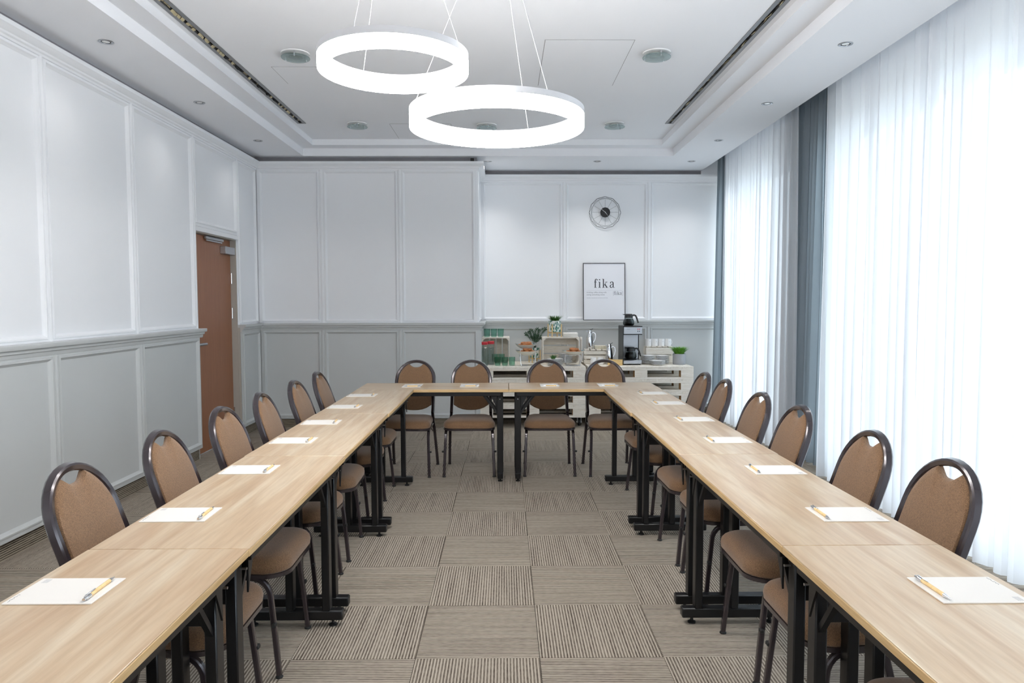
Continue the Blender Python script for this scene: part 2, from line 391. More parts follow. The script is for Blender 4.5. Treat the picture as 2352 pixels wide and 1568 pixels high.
def profile(parent, name, wall, u0, u1, pts, mat, m0=0, m1=0):
    """pts (w,v); m0/m1: mitre amount at the ends per unit of w"""
    mb = MB(); mb.T = mapping(wall); n = len(pts)
    vs = [(u0 + m0 * w_, v, w_) for w_, v in pts] + [(u1 + m1 * w_, v, w_) for w_, v in pts]
    fs = [(i, (i + 1) % n, n + (i + 1) % n, n + i) for i in range(n)] + [tuple(range(n)), tuple(range(n, 2 * n))]
    mb.add(vs, fs); return fixn(mb.build(name, mat, parent))
RZ = 1.193
RAIL = [(0, RZ), (.080, RZ), (.083, RZ - .003), (.083, RZ - .022), (.080, RZ - .028), (.062, RZ - .032), (.060, RZ - .036), (.060, RZ - .050), (.046, RZ - .056), (.044, RZ - .060), (.044, RZ - .072), (.038, RZ - .082), (0, RZ - .082)]
CZ = 2.985
CROWN = [(0, CZ), (.080, CZ), (.080, CZ - .026), (.070, CZ - .032), (.060, CZ - .046), (.040, CZ - .052), (.038, CZ - .064), (.026, CZ - .070), (.024, CZ - .084), (0, CZ - .086)]
WP = .024
WZ = .108
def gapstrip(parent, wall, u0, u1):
    mb = MB(); mb.T = mapping(wall); mb.box(u0, u1, CZ - .002, 3.08, -.01, .002); return fixn(mb.build('crown_gap_strip', GAP, parent, False))
GAP = plain('crown_gap_grey', '858388', .8, var=.15, nscale=9)  # grey for the strip above the crown, darker than the wall paint
B2 = ('B', YB2)
def skirting(parent, wall, u0, u1, name='skirting'):
    mb = MB(); mb.T = mapping(wall); mb.box(u0, u1, 0, .098, -.02, .006); return fixn(mb.build(name, SK, parent, False))
def wainback(parent, wall, u0, u1):
    mb = MB(); mb.T = mapping(wall); mb.box(u0, u1, WZ, RZ - .02, -.01, WP); return fixn(mb.build('wainscot', MT['wains'], parent, False))

DY0, DY1, DZ = 6.475, 7.475, 2.075
LW = ('L', X0)
wl = MB().box(X0 - .2, X0, Y0 - .2, DY0, 0, 3.4).box(X0 - .2, X0, DY1, YB1 + .2, 0, 3.4).box(X0 - .2, X0, DY0, DY1, DZ, 3.4)
wl = struct(wl.build('wall_left', MT['wall'], None, False))
js = [-2.7, -1.67, -.66, .36, 1.37, 2.38, 3.38, 4.38, 5.41, 6.455]
for a, b in zip(js[:-1], js[1:]):
    panel(wl, LW, a, b, RZ, CZ - .08, MT['wall']); panel(wl, LW, a, b, WZ, RZ - .08, MT['wains'], WP)
panel(wl, LW, 6.455, 7.495, DZ + .045, CZ - .08, MT['wall'])
panel(wl, LW, 7.495, YB1 - .01, RZ, CZ - .08, MT['wall']); panel(wl, LW, 7.495, YB1 - .01 - WP, WZ, RZ - .08, MT['wains'], WP)
for j in js[1:]:
    batten(wl, LW, j, RZ if j < 6.4 else RZ, CZ - .08, MT['wall'])
    if j < 6.4: batten(wl, LW, j, WZ, RZ - .08, MT['wains'], WP)
batten(wl, LW, 7.49, DZ + .04, CZ - .08, MT['wall'])
wainback(wl, LW, Y0, DY0 - .004); wainback(wl, LW, DY1 + .004, YB1)
profile(wl, 'chair_rail', LW, Y0, DY0 + .035, RAIL, MT['wains']); profile(wl, 'chair_rail', LW, DY1 - .0, YB1, RAIL, MT['wains'])
profile(wl, 'crown_moulding', LW, Y0, YB1, CROWN, MT['wall'])
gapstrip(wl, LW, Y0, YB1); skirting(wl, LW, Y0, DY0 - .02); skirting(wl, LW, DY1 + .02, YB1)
# door casing and beige reveal
mb = MB().box(X0 - .16, X0 + .0008, DY1 - .006, DY1 + .004, 0, DZ).box(X0 - .16, X0 + .0008, DY0 - .004, DY0 + .006, 0, DZ).box(X0 - .16, X0 + .0008, DY0, DY1, DZ - .010, DZ + .004)
mb.build('door_reveal', MT['beige'], wl, False)
MB().box(X0, X0 + WP, DY1 - .001, DY1 + .006, 0, RZ - .03).build('wainscot_return', MT['beige'], wl, False)
MB().box(X0 - .004, X0 + .022, DY0 - .02, DY1 + .02, DZ - .002, DZ + .042, 0, .004).build('door_head_trim', MT['wall'], wl)

BW = ('B', YB1)
wb = struct(MB().box(X0 - .2, XS, YB1, YB1 + .2, 0, 3.4).box(XS - .2, XS, YB1 + .2, YB2 + .2, 0, 3.4).build('wall_back_left', MT['wall'], None, False))
jb = [X0 + .02, -2.19, -1.315, XS - .0]
for i, (a, b) in enumerate(zip(jb[:-1], jb[1:])):
    panel(wb, BW, a, b, RZ, CZ - .08, MT['wall'])
    panel(wb, BW, a + (WP if i == 0 else 0), b + (WP if i == 2 else 0), WZ, RZ - .08, MT['wains'], WP)
for j in jb[1:-1]:
    batten(wb, BW, j, RZ, CZ - .08, MT['wall']); batten(wb, BW, j, WZ, RZ - .08, MT['wains'], WP)
wainback(wb, BW, X0, XS + WP)
profile(wb, 'chair_rail', BW, X0, XS, RAIL, MT['wains'], 0, 1); profile(wb, 'crown_moulding', BW, X0, XS, CROWN, MT['wall'], 0, 1)
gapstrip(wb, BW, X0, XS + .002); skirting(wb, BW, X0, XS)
SW = ('L', XS)
panel(wb, SW, YB1 + .01, YB2 - .02, RZ, CZ - .08, MT['wall']); panel(wb, SW, YB1 - WP + .002, YB2 - .02 - WP, WZ, RZ - .08, MT['wains'], WP)
wainback(wb, SW, YB1 - WP + .001, YB2 - WP)
profile(wb, 'chair_rail', SW, YB1, YB2, RAIL, MT['wains'], -1, 0); profile(wb, 'crown_moulding', SW, YB1, YB2, CROWN, MT['wall'], -1, 0)
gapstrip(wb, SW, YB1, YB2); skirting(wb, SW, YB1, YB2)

wc = struct(MB().box(XS, X1 + .3, YB2, YB2 + .2, 0, 3.4).build('wall_back_right', MT['wall'], None, False))
jc = [XS + .02, .60, 1.655, 2.70]
for i, (a, b) in enumerate(zip(jc[:-1], jc[1:])):
    panel(wc, B2, a, b, RZ, CZ - .08, MT['wall']); panel(wc, B2, a + (WP if i == 0 else 0), b, WZ, RZ - .08, MT['wains'], WP)
for j in jc[1:-1]:
    batten(wc, B2, j, RZ, CZ - .08, MT['wall']); batten(wc, B2, j, WZ, RZ - .08, MT['wains'], WP)
wainback(wc, B2, XS, X1)
profile(wc, 'chair_rail', B2, XS, X1, RAIL, MT['wains']); profile(wc, 'crown_moulding', B2, XS, X1, CROWN, MT['wall'])
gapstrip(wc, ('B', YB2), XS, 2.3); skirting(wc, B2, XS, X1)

# right wall: openings
WZ0, WZ1 = .10, 2.86
OPEN = [(-2.5, -.2), (.2, 6.25), (7.0, 8.86)]
mb = MB().box(X1, X1 + .24, Y0 - .2, YB2 + .2, 0, WZ0).box(X1, X1 + .24, Y0 - .2, YB2 + .2, WZ1, 3.4)
ys = [Y0 - .2] + [q for o in OPEN for q in o] + [YB2 + .2]
for i in range(0, len(ys), 2): mb.box(X1, X1 + .24, ys[i], ys[i + 1], WZ0, WZ1)
wr = struct(mb.build('wall_right', MT['wall'], None, False))
wf = struct(MB().box(X0 - .2, X1 + .3, Y0 - .2, Y0, 0, 3.4).build('wall_front', MT['wall'], None, False))
for i, (a, b) in enumerate(OPEN):
    n = max(1, round((b - a) / 1.5)); fx = X1 + .14
    mb = MB()
    mb.box(fx, fx + .06, a, b, WZ0, WZ0 + .05).box(fx, fx + .06, a, b, WZ1 - .05, WZ1).box(fx, fx + .06, a, a + .05, WZ0, WZ1).box(fx, fx + .06, b - .05, b, WZ0, WZ1)
    for k in range(1, n): y = a + (b - a) * k / n; mb.box(fx, fx + .06, y - .035, y + .035, WZ0, WZ1)
    wn = struct(mb.build('window_%d' % (3 - i), MT['ringwhite'], None, False))
    MB().box(fx + .027, fx + .033, a + .02, b - .02, WZ0 + .02, WZ1 - .02).build('pane', MT['pane'], wn, False)
    MB().box(X1 - .04, X1 + .14, a, b, WZ0, WZ0 + .02).build('window_sill', MT['ringwhite'], wn, False)
# paved ground outside
struct(MB().box(X1 + .3, 40, -30, 40, -.6, -.5).build('ground_outside', plain('paving', 'b8b6b0', .8), None, False))

# ------------------------------------------------------------------ CEILING
ZC, Z1_, Z2_ = 3.04, 3.123, 3.185
XE = 2.30
mb = MB()
TX0, TX1, TY0, TY1 = -2.36, 1.735, .1, 8.0
mb.box(X0, TX0, Y0, YB2, ZC, 3.4).box(TX1, XE, Y0, YB2, ZC, 3.4).box(TX0, TX1, TY1, YB2, ZC, 3.4).box(TX0, TX1, Y0, TY0, ZC, 3.4)
UX0, UX1, UY0, UY1 = -2.212, 1.572, .26, 7.83
mb.box(TX0, UX0, TY0, TY1, Z1_, 3.4).box(UX1, TX1, TY0, TY1, Z1_, 3.4).box(UX0, UX1, UY1, TY1, Z1_, 3.4).box(UX0, UX1, TY0, UY0, Z1_, 3.4)
SL = [(-2.172, -2.088), (1.452, 1.532)]; SY0, SY1 = .8, 7.142
xs = [UX0, SL[0][0], SL[0][1], SL[1][0], SL[1][1], UX1]
for i in (0, 2, 4): mb.box(xs[i], xs[i + 1], UY0, UY1, Z2_, 3.4)
for i in (1, 3): mb.box(xs[i], xs[i + 1], UY0, SY0, Z2_, 3.4).box(xs[i], xs[i + 1], SY1, UY1, Z2_, 3.4).box(xs[i], xs[i + 1], SY0, SY1, 3.3, 3.4)
mb.box(XE, X1 + .3, Y0, YB2, 3.3, 3.4)
ce = struct(mb.build('ceiling', MT['ceil'], None, False))
# access panels let into the ceiling
def hatch(x0, x1, y0, y1):
    g = .004
    m_ = MB().box(x0, x1, y0, y1, Z2_ - .002, Z2_ + .01)
    h = m_.build('access_panel', MT['ceil'], ce, False)
    r_ = MB()
    for a in ((x0 - g, x1 + g, y0 - g, y0), (x0 - g, x1 + g, y1, y1 + g), (x0 - g, x0, y0, y1), (x1, x1 + g, y0, y1)):
        r_.box(a[0], a[1], a[2], a[3], Z2_ - .0008, Z2_ + .01)
    r_.build('panel_gap', MT['alu'], ce, False)
hatch(.14, .74, 4.89, 5.90); hatch(-1.875, -1.275, 5.45, 5.86); hatch(-1.27, -.67, 7.17, 7.80)
# slot diffusers
def slot(name, x0, x1, label):
    root = thing(name, label, 'air vent', ((x0 + x1) / 2, (SY0 + SY1) / 2, Z2_)); hx = (x1 - x0) / 2; hy = (SY1 - SY0) / 2
    f = MB(); wv = .030
    f.box(-hx, -hx + wv - .002, -hy, hy, -.004, .03).box(hx - wv + .002, hx, -hy, hy, -.004, .03).box(-hx, hx, hy - .012, hy, -.004, .03).box(-hx, hx, -hy, -hy + .012, -.004, .03)
    f.build('frame', MT['alu'], root, False)
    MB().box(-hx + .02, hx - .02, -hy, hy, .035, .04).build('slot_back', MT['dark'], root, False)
    proto = [MB().add([(-.007, -.019, .0), (.007, -.019, .012), (.007, .019, .012), (-.007, .019, .0), (-.007, -.019, .004), (.007, -.019, .016), (.007, .019, .016), (-.007, .019, .004)],
                  [(0, 1, 2, 3), (4, 5, 6, 7), (0, 1, 5, 4), (1, 2, 6, 5), (2, 3, 7, 6), (3, 0, 4, 7)]).build('vane', mt, root, False) for mt in (MT['tan'], MT['dark'])]
    n = int((SY1 - SY0) / .043); used = [0, 0]
    for i in range(n):
        k = 1 if random.random() < .4 else 0
        lc = (random.uniform(-.004, .004), -hy + .04 + i * .043, random.uniform(0, .006)); rt = (0, random.choice((0, PI)) + random.uniform(-.3, .3), random.uniform(-.12, .12))
        if not used[k]: proto[k].location = lc; proto[k].rotation_euler = rt; used[k] = 1
        else: inst(proto[k], root, lc, rt)
    return root
slot('slot_diffuser', *SL[0], 'long grey slot air vent in the ceiling along the white panelled wall')
slot('slot_diffuser', *SL[1], 'long grey slot air vent in the ceiling on the curtain side')

# ------------------------------------------------------------------ DOOR
dr = bpy.data.objects.new('door_1', None); col.objects.link(dr); struct(dr); dr.location = (X0 - .058, (DY0 + DY1) / 2, 0)
hy = (DY1 - DY0) / 2 - .009
MB().box(-.044, 0, -hy, hy, .008, DZ - .013, 0, .002).build('door_leaf', MT['door'], dr)
h = MB().box(0, .012, -hy + .030, -hy + .082, .90, 1.13, 0, .003).build('handle_plate', MT['black'], dr)
hb = MB().tube([(.008, -hy + .065, 1.04), (.055, -hy + .065, 1.04), (.06, -hy + .075, 1.04), (.06, -hy + .20, 1.04)], .0125, 10); hb.build('door_handle', MT['steel'], dr)
MB().box(0, .055, hy - .26, hy - .01, DZ - .16, DZ - .085, 0, .003).build('door_closer', MT['steel'], dr)
MB().box(.012, .032, -.17, .25, DZ - .045, DZ - .02, 0, .002).box(.02, .028, -.15, .22, DZ - .062, DZ - .05).build('closer_arm', MT['steel'], dr)
for z0 in (1.62, 1.26, .22):
    MB().tube([(.006, hy + .002, z0), (.006, hy + .002, z0 + .11)], .009, 10).build('hinge', MT['chrome'], dr)
# ------------------------------------------------------------------ CURTAINS
def curtain(name, label, cat, y0, y1, x, z0, z1, n, amp, mat, flare=0, seed=1, y0b=None, y1b=None, grp=None):
    rnd = random.Random(seed); cols_ = n * 10; rows = 14; mb = MB(); vs = []; fs = []
    ph = [rnd.uniform(.65, 1.35) for _ in range(n + 2)]; am = [rnd.uniform(.55, 1.25) for _ in range(n + 2)]
    tot = sum(ph[:n])
    cum = [0]
    for p in ph[:n]: cum.append(cum[-1] + p / tot)
    y0b = y0 if y0b is None else y0b; y1b = y1 if y1b is None else y1b
    for r_ in range(rows + 1):
        t = r_ / rows; z = z1 + (z0 - z1) * t
        a0 = y0 + (y0b - y0) * t; a1 = y1 + (y1b - y1) * t
        for c_ in range(cols_ + 1):
            i = min(c_ // 10, n - 1); fr = (c_ - i * 10) / 10; u = cum[i] + (cum[i + 1] - cum[i]) * fr
            A = amp * (am[i] * (1 - fr) + am[i + 1] * fr) * (.75 + .5 * t) * (1 + .12 * math.sin(3 * t + i * 1.7))
            dx = A * math.sin(2 * PI * fr + .5 * math.sin(2.2 * t + i)) + .3 * A * math.sin(4 * PI * fr + i * 2.1 + t)
            dy = .012 * math.sin(2 * PI * fr * 2 + i + 1.4 * t)
            vs.append((x + dx - flare * t, a0 + (a1 - a0) * u + dy, z))
    k = cols_ + 1
    for r_ in range(rows):
        for c_ in range(cols_): q = r_ * k + c_; fs.append((q, q + 1, q + k + 1, q + k))
    mb.add(vs, fs); o = mb.build(name, mat); tag(o, label, cat, grp); return o
G = 'curtains along the window wall'
curtain('sheer_curtain', 'tall white sheer curtain covering the big window nearest the camera', 'curtain', -.6, 5.80, 2.46, .012, 3.29, 52, .034, MT['sheer'], .02, 3, grp='white sheer curtains', y1b=5.74)
curtain('sheer_curtain', 'narrower white sheer curtain between the two grey drapes', 'curtain', 6.42, 8.46, 2.47, .012, 3.29, 18, .03, MT['sheer'], .0, 5, grp='white sheer curtains')
curtain('grey_drape', 'grey curtain hanging between the two white sheers', 'curtain', 5.72, 6.70, 2.565, .02, 3.29, 9, .035, MT['drape'], .02, 8, grp='grey drapes')
curtain('grey_drape', 'dark grey curtain gathered against the far corner by the clock wall', 'curtain', 8.40, 8.78, 2.50, .02, 3.29, 5, .035, MT['drape'], .02, 9, y0b=8.35, y1b=8.8, grp='grey drapes')
tr = MB().box(2.44, 2.47, -2.6, 8.85, 3.275, 3.3).build('curtain_rail', MT['ringwhite'], None, False); tag(tr, 'white curtain track recessed in the ceiling slot above the sheers', 'curtain rail')

# ------------------------------------------------------------------ PENDANT RINGS
def ring(label, cx, cy, zb, Rr, hgt, wires, t=.032):
    root = thing('ring_pendant', label, 'ceiling light', (cx, cy, zb), 0, 'hanging ring lamps')
    K = 96; hc = .027
    fixn(MB().lathe([(Rr, 0), (Rr, hgt - hc), (Rr - t, hgt - hc), (Rr - t, 0)], K, close=True).build('diffuser', MT['ring'], root))
    fixn(MB().lathe([(Rr + .001, hgt - hc), (Rr + .001, hgt), (Rr - t - .001, hgt), (Rr - t - .001, hgt - hc)], K, close=True).build('housing', MT['ringwhite'], root))
    zt = Z2_ - zb
    MB().lathe([(0, zt - .022), (.058, zt - .022), (.06, zt - .018), (.06, zt)], 32).build('canopy', MT['ringwhite'], root)
    for a in wires:
        p = ((Rr - t / 2) * math.cos(a), (Rr - t / 2) * math.sin(a), hgt)
        MB().tube([p, (.03 * math.cos(a), .03 * math.sin(a), zt - .02)], .0011, 6).build('suspension_wire', MT['ringwhite'], root)
    return root
ring('smaller glowing white ring lamp hanging nearer the camera', -.583, 2.936, 2.356, .3, .074, [R(WANG) for WANG in (-112, 126, -18.5)])
ring('larger glowing white ring lamp, hanging lower and farther away', -.172, 3.337, 2.224, .4, .083, [R(WANG) for WANG in (66, -56, -172)])

ring('smaller ring lamp of the added, unseen pair behind the camera', -.583, -1.4, 2.356, .3, .074, [R(WANG) for WANG in (-112, 126, -18.5)])  # this ring and the next: unseen, added to brighten the room
ring('larger ring lamp of the added, unseen pair behind the camera', -.172, -1.0, 2.224, .4, .083, [R(WANG) for WANG in (66, -56, -172)])

# ------------------------------------------------------------------ DOWNLIGHTS
def downlight():
    root = thing('downlight', '', 'ceiling light', (0, 0, 0), 0, 'recessed downlights in the ceiling border')
    fixn(MB().lathe([(.028, .004), (.03, -.002), (.042, -.004), (.045, -.002), (.045, .002), (.028, .004)], 28).build('trim_ring', MT['steel'], root))
    fixn(MB().lathe([(0, -.0005), (.018, -.0012), (.028, .0), (.029, .003)], 20).build('lamp', [MT['bulb']], root))
    fixn(MB().lathe([(.0285, -.0012), (.0285, .003), (.024, .003), (.024, -.0012)], 20, close=True).build('inner_ring', MT['dark'], root))
    return root
D = [(-2.60, 4.53, 'round downlight above the panelled wall, nearest the camera'), (-2.60, 5.88, 'round downlight above the panelled wall, middle one'), (-2.60, 7.25, 'round downlight above the brown door, farthest along the panelled wall'),
     (2.006, 4.55, 'round downlight beside the curtains, nearest the camera'), (2.01, 5.90, 'round downlight beside the curtains, middle one'), (2.013, 7.23, 'round downlight beside the curtains, third from the camera'),
     (-.326, 8.31, 'round downlight by the step in the back wall'), (.932, 8.30, 'round downlight in the ceiling above the wall clock'), (2.02, 8.30, 'round downlight in the far ceiling corner by the curtains')]
d0 = downlight()
for i, (x, y, l) in enumerate(D):
    o = d0 if i == 0 else dup(d0, (x, y, ZC))
    o.location = (x, y, ZC); o['label'] = l
def disc():
    root = thing('glass_disc_light', '', 'ceiling light', (0, 0, 0), 0, 'glass disc ceiling lights')
    fixn(MB().lathe([(.0, .0), (.0, -.006), (.085, -.008), (.097, -.006), (.1, .0)], 36).build('mount_ring', MT['white'], root))
    fixn(MB().lathe([(0, -.028), (.098, -.028), (.1, -.03), (.1, -.034), (.098, -.036), (0, -.036)], 36).build('glass_disc', DISC, root))
    for k in range(3):
        a = R(40 + 120 * k); MB().tube([(.082 * math.cos(a), .082 * math.sin(a), -.004), (.082 * math.cos(a), .082 * math.sin(a), -.042)], .006, 10).build('stud', MT['chrome'], root)
    fixn(MB().lathe([(0, -.006), (.05, -.008), (.05, -.014), (0, -.016)], 24).build('lamp', MT['bulb'], root))
    return root
DISC = glass('disc_glass', 'dfe8e7', .12)
DD = [(-1.613, 5.16, 'glass disc light beside the ceiling hatch on the panelled-wall side, nearer row'), (.942, 5.14, 'glass disc light beside the largest ceiling hatch, nearer row on the curtain side'),
      (-1.588, 7.16, 'glass disc light in the far row, on the panelled-wall side'), (-.313, 7.21, 'glass disc light in the far row, seen through the larger ring lamp'), (.956, 7.16, 'glass disc light in the far row, on the curtain side')]
def lamp_light(x, y, e):
    d = bpy.data.lights.new('downlight_lamp', 'SPOT'); d.energy = e; d.spot_size = R(120); d.spot_blend = 1.0; d.shadow_soft_size = .03; d.color = (1, .97, .93)
    o = bpy.data.objects.new('downlight_lamp', d); col.objects.link(o); o.location = (x, y, ZC - .012)
for i, (x, y, l) in enumerate(D): lamp_light(x, y, 28 if i > 5 else 5)
g0 = disc()
for i, (x, y, l) in enumerate(DD):
    o = g0 if i == 0 else dup(g0, (x, y, Z2_))
    o.location = (x, y, Z2_); o['label'] = l

# ------------------------------------------------------------------ TABLES
TZ, TT = .743, .024
def table():
    root = thing('folding_table', '', 'table', (0, 0, 0), 0, 'oak topped tables in a U shape')
    MB().box(-.5985, .5985, -.2235, .2235, TZ - .004, TZ, 0, .0015).build('tabletop', MT['top'], root)
    MB().box(-.5995, .5995, -.2245, .2245, TZ - TT, TZ - .0035, 0, .002).build('edge_band', MT['edge'], root)
    zt = TZ - TT
    for s in (-1, 1):
        MB().box(-.54, .54, s * .195 - .012, s * .195 + .012, zt - .032, zt, 0, .002).build('side_rail', MT['black'], root)
    for s in (-1, 1):
        x = s * .53
        leg = MB()
        for yi in (-.15, .01):
            leg.box(x - .025, x + .025, yi - .017, yi + .017, .07, zt - .005, 0, .004)
        leg.box(x - .02, x + .02, -.15, .01, .56, zt, 0, .003)
        lg = leg.build('leg', MT['black'], root)
        MB().box(x - .0225, x + .0225, -.222, .222, .028, .072, 0, .005).build('foot_bar', MT['black'], lg)
        for yi in (-.175, .175):
            MB().lathe([(.018, 0), (.018, .006), (.007, .012), (.007, .03)], 12, (x, yi, 0)).build('glide', MT['rubber'], lg)
        for yi in (-.15, .01):
            b = MB(); b.sweep([(x - s * .02, yi, .54), (x - s * .14, yi, zt - .02)], [(-.008, -.008), (.008, -.008), (.008, .008), (-.008, .008)], (0, 1, 0))
            b.build('brace', MT['black'], lg)
        p = MB(); p.T = lambda a, b_, c: (a, c, b_)
        p.poly([(x - s * .026, zt - .005), (x - s * .075, zt - .005), (x - s * .07, zt - .04), (x - s * .045, zt - .09), (x - s * .024, zt - .14)], -.185, -.179)
        fixn(p.build('bracket', MT['black'], lg)); MB().tube([(x, -.17, zt - .06), (x, -.19, zt - .06)], .004, 8).build('bolt', MT['steel'], lg)
    return root
TLBL = {'L': ['oak table on the door side, nearest the camera', 'oak table on the door side, second from the camera', 'oak table on the door side, third from the camera', 'oak table on the door side, touching the far cross tables'],
        'R': ['oak table on the curtain side, nearest the camera', 'oak table on the curtain side, second from the camera', 'oak table on the curtain side, third from the camera', 'oak table on the curtain side, touching the far cross tables']}
XLc, XRc = -1.082, .868
t0 = table(); first_t = True
def put_table(x, y, rz, lab):
    global first_t
    if first_t: t0.location = (x, y, 0); t0.rotation_euler = (0, 0, rz); t0['label'] = lab; first_t = False
    else: dup(t0, (x, y, 0), rz, lab)
offs = [0, .002, -.003, .002]
for i in range(4):
    y = 1.97 + 1.2 * (i - .5)
    put_table(XLc + offs[i], y, R(90), TLBL['L'][i])
for i in range(4):
    y = 1.97 + 1.2 * (i - .5)
    put_table(XRc + [0, 0, .004, -.004][i], y, R(-90), TLBL['R'][i])
YF = 5.57 + .225
put_table(-.708, YF, 0, 'oak table across the far end, door-side half'); put_table(.494, YF, 0, 'oak table across the far end, curtain-side half')

# ------------------------------------------------------------------ CHAIRS
def backpt(x, s):
    """back surface: s = height z -> y of back centre line"""
    return .165 + (s - .44) * .35
def chair():
    root = thing('stacking_chair', '', 'chair', (0, 0, 0), 0, 'brown upholstered stacking chairs')
    sq = lambda a, b, r=.006: [(-a, -b + r), (-a + r, -b), (a - r, -b), (a, -b + r), (a, b - r), (a - r, b), (-a + r, b), (-a, b - r)]
    # back frame: down one side, over the arch, down the other, ending as rear legs
    hw, zt_, zc = .164, .920, .739
    path = []
    def side(s):
        pts = [(.195 * s, .262, .012), (.190 * s, .225, .15), (.183 * s, .190, .30), (.176 * s, .165, .40), (.170 * s, .163, .47)]
        for k in range(1, 6): z = .47 + (zc - .47) * k / 5; wd = .168 - .002 + .002 * math.sin(k); pts.append(((.170 - .004 * (k / 5)) * s, backpt(0, z), z))
        return pts
    L_ = side(-1); Rr_ = side(1)
    arch = []
    for k in range(1, 20):
        a = PI - PI * k / 20; z = zc + (zt_ - .014 - zc) * math.sin(a) ** .92; arch.append((.166 * math.cos(a), backpt(0, z), z))
    path = L_ + arch + Rr_[::-1]
    up = (0, 1, .15)
    legL = L_[:5]; legR = Rr_[:5]
    mb = MB(); mb.sweep(path[4:-4], sq(.0125, .0155, .0055), up); fixn(mb.build('back_frame', MT['frame'], root))
    for pts, s in ((legL, -1), (legR, 1)):
        lg = fixn(MB().sweep(pts, sq(.0115, .0135, .004), up).build('leg', MT['frame'], root))
        MB().lathe([(.014, 0), (.015, .004), (.009, .012), (.009, .02)], 12, (pts[0][0], pts[0][1], 0)).build('foot_cap', MT['rubber'], lg)
        # front leg with curved knee and seat rail
        x = s
        fr = [(.170 * s, .17, .385), (.178 * s, .08, .385), (.186 * s, -.04, .385), (.190 * s, -.10, .383)]
        for k in range(1, 7):
            a = R(90) * k / 6; fr.append(((.190 + .004 * k / 6) * s, -.10 - .075 * math.sin(a), .383 - .075 * (1 - math.cos(a))))
        fr += [(.200 * s, -.192, .15), (.205 * s, -.205, .012)]
        lg = fixn(MB().sweep(fr, sq(.010, .011, .004), (s, 0, .0001)).build('leg', MT['frame'], root))
        MB().lathe([(.014, 0), (.015, .004), (.009, .012), (.009, .02)], 12, (.205 * s, -.205, 0)).build('foot_cap', MT['rubber'], lg)
        MB().box(.205 * s - .006 if s > 0 else .205 * s - .018, .205 * s + .018 if s > 0 else .205 * s + .006, -.2, -.185, .2, .215, 0, .003).build('bumper', MT['rubber'], lg)
    for s in (-1, 1): MB().tube([(.181 * s, .19, .30), (.170 * s, .12, .335), (.172 * s, .06, .375)], .005, 8).build('stack_spacer', MT['frame'], root)
    MB().tube([(-.186, .02, .372), (.186, .02, .372)], .009, 8).tube([(-.19, -.12, .372), (.19, -.12, .372)], .009, 8).build('seat_crossbar', MT['frame'], root)
    # back pad
    def pad(name, scl, y0, thick, mat, dome):
        mb = MB(); n = 28; out = []
        zb, hwp = .505, .153
        # outline: bottom curve, sides, arch, cut-out
        for k in range(9):
            t = -1 + 2 * k / 8; out.append((hwp * t, .492 + .045 * abs(t) ** 2.6))
        for k in range(1, 6): out.append((hwp, .537 + (.735 - .537) * k / 5))
        for k in range(1, 8):
            a = R(72) * k / 8; out.append((hwp * math.cos(a), .735 + .165 * math.sin(a)))
        ex, ez = out[-1][0] - .007, out[-1][1] + .002
        out.append((ex, ez))
        for k in range(1, 10):
            t = 1 - 2 * k / 10; out.append((ex * t, ez - .030 * (1 - abs(t) ** 2.6)))
        out.append((-ex, ez))
        for k in range(7, 0, -1):
            a = R(72) * k / 8; out.append((-hwp * math.cos(a), .735 + .165 * math.sin(a)))
        for k in range(5, 0, -1): out.append((-hwp, .537 + (.735 - .537) * k / 5))
        c = (0, .67); N_ = len(out); vs = []; fs = []
        loops = [(1.0, 0), (1.0, .35), (.96, .85), (.86, 1.0), (.5, 1.12), (.2, 1.15)]
        def P(x, z, off): return (x, backpt(0, z) + off, z)
        for sgn in (-1, 1):
            for sc_, h in loops:
                for x, z in out:
                    xx = c[0] + (x - c[0]) * sc_; zz = c[1] + (z - c[1]) * sc_
                    if z > c[1] and sc_ > .6 and abs(x) < ex: zz = z - (1 - sc_) * .12
                    vs.append(P(xx, zz, sgn * thick / 2 * h * (dome if sgn < 0 else .75)))
        nl = len(loops)
        for half in range(2):
            b = half * nl * N_
            for j in range(nl - 1):
                for i in range(N_):
                    q = (b + j * N_ + i, b + j * N_ + (i + 1) % N_, b + (j + 1) * N_ + (i + 1) % N_, b + (j + 1) * N_ + i); fs.append(q)
            fs.append(tuple(b + (nl - 1) * N_ + i for i in range(N_)))
        for i in range(N_): fs.append((i, (i + 1) % N_, nl * N_ + (i + 1) % N_, nl * N_ + i))
        mb.add(vs, fs); return fixn(mb.build(name, mat, root))
    pad('backrest', 1, 0, .034, MT['fab'], 1.15)
    # seat pad (rounded trapezoid, puffed) and dark pan below
    def outline(e, n=10):
        pts = []
        cor = [(-.208, -.238, .085), (.208, -.238, .085), (.178, .168, .065), (-.178, .168, .065)]
        ang0 = [180, 270, 0, 90]
        for (cx, cy, r), a0 in zip(cor, ang0):
            r += e; sx = 1 if cx > 0 else -1; sy = 1 if cy > 0 else -1
            ox, oy = cx + sx * e - sx * r, cy + sy * e - sy * r
            for k in range(n + 1): a = R(a0 + 90 * k / n); pts.append((ox + r * math.cos(a), oy + r * math.sin(a)))
        return pts
    mb = MB(); vs = []; fs = []; prof = [(-.006, .398), (.002, .406), (.004, .422), (.001, .438), (-.007, .450), (-.018, .458), (-.036, .464), (-.07, .468), (-.12, .470)]
    k = 0
    for e, z in prof:
        o_ = outline(0); sc_ = 1 + e / .2
        for x, y in o_: vs.append((x * sc_, (y + .03) * sc_ - .03, z))
        k = len(o_)
    for j in range(len(prof) - 1):
        for i in range(k): fs.append((j * k + i, j * k + (i + 1) % k, (j + 1) * k + (i + 1) % k, (j + 1) * k + i))
    fs.append(tuple((len(prof) - 1) * k + i for i in range(k))); fs.append(tuple(range(k))[::-1])
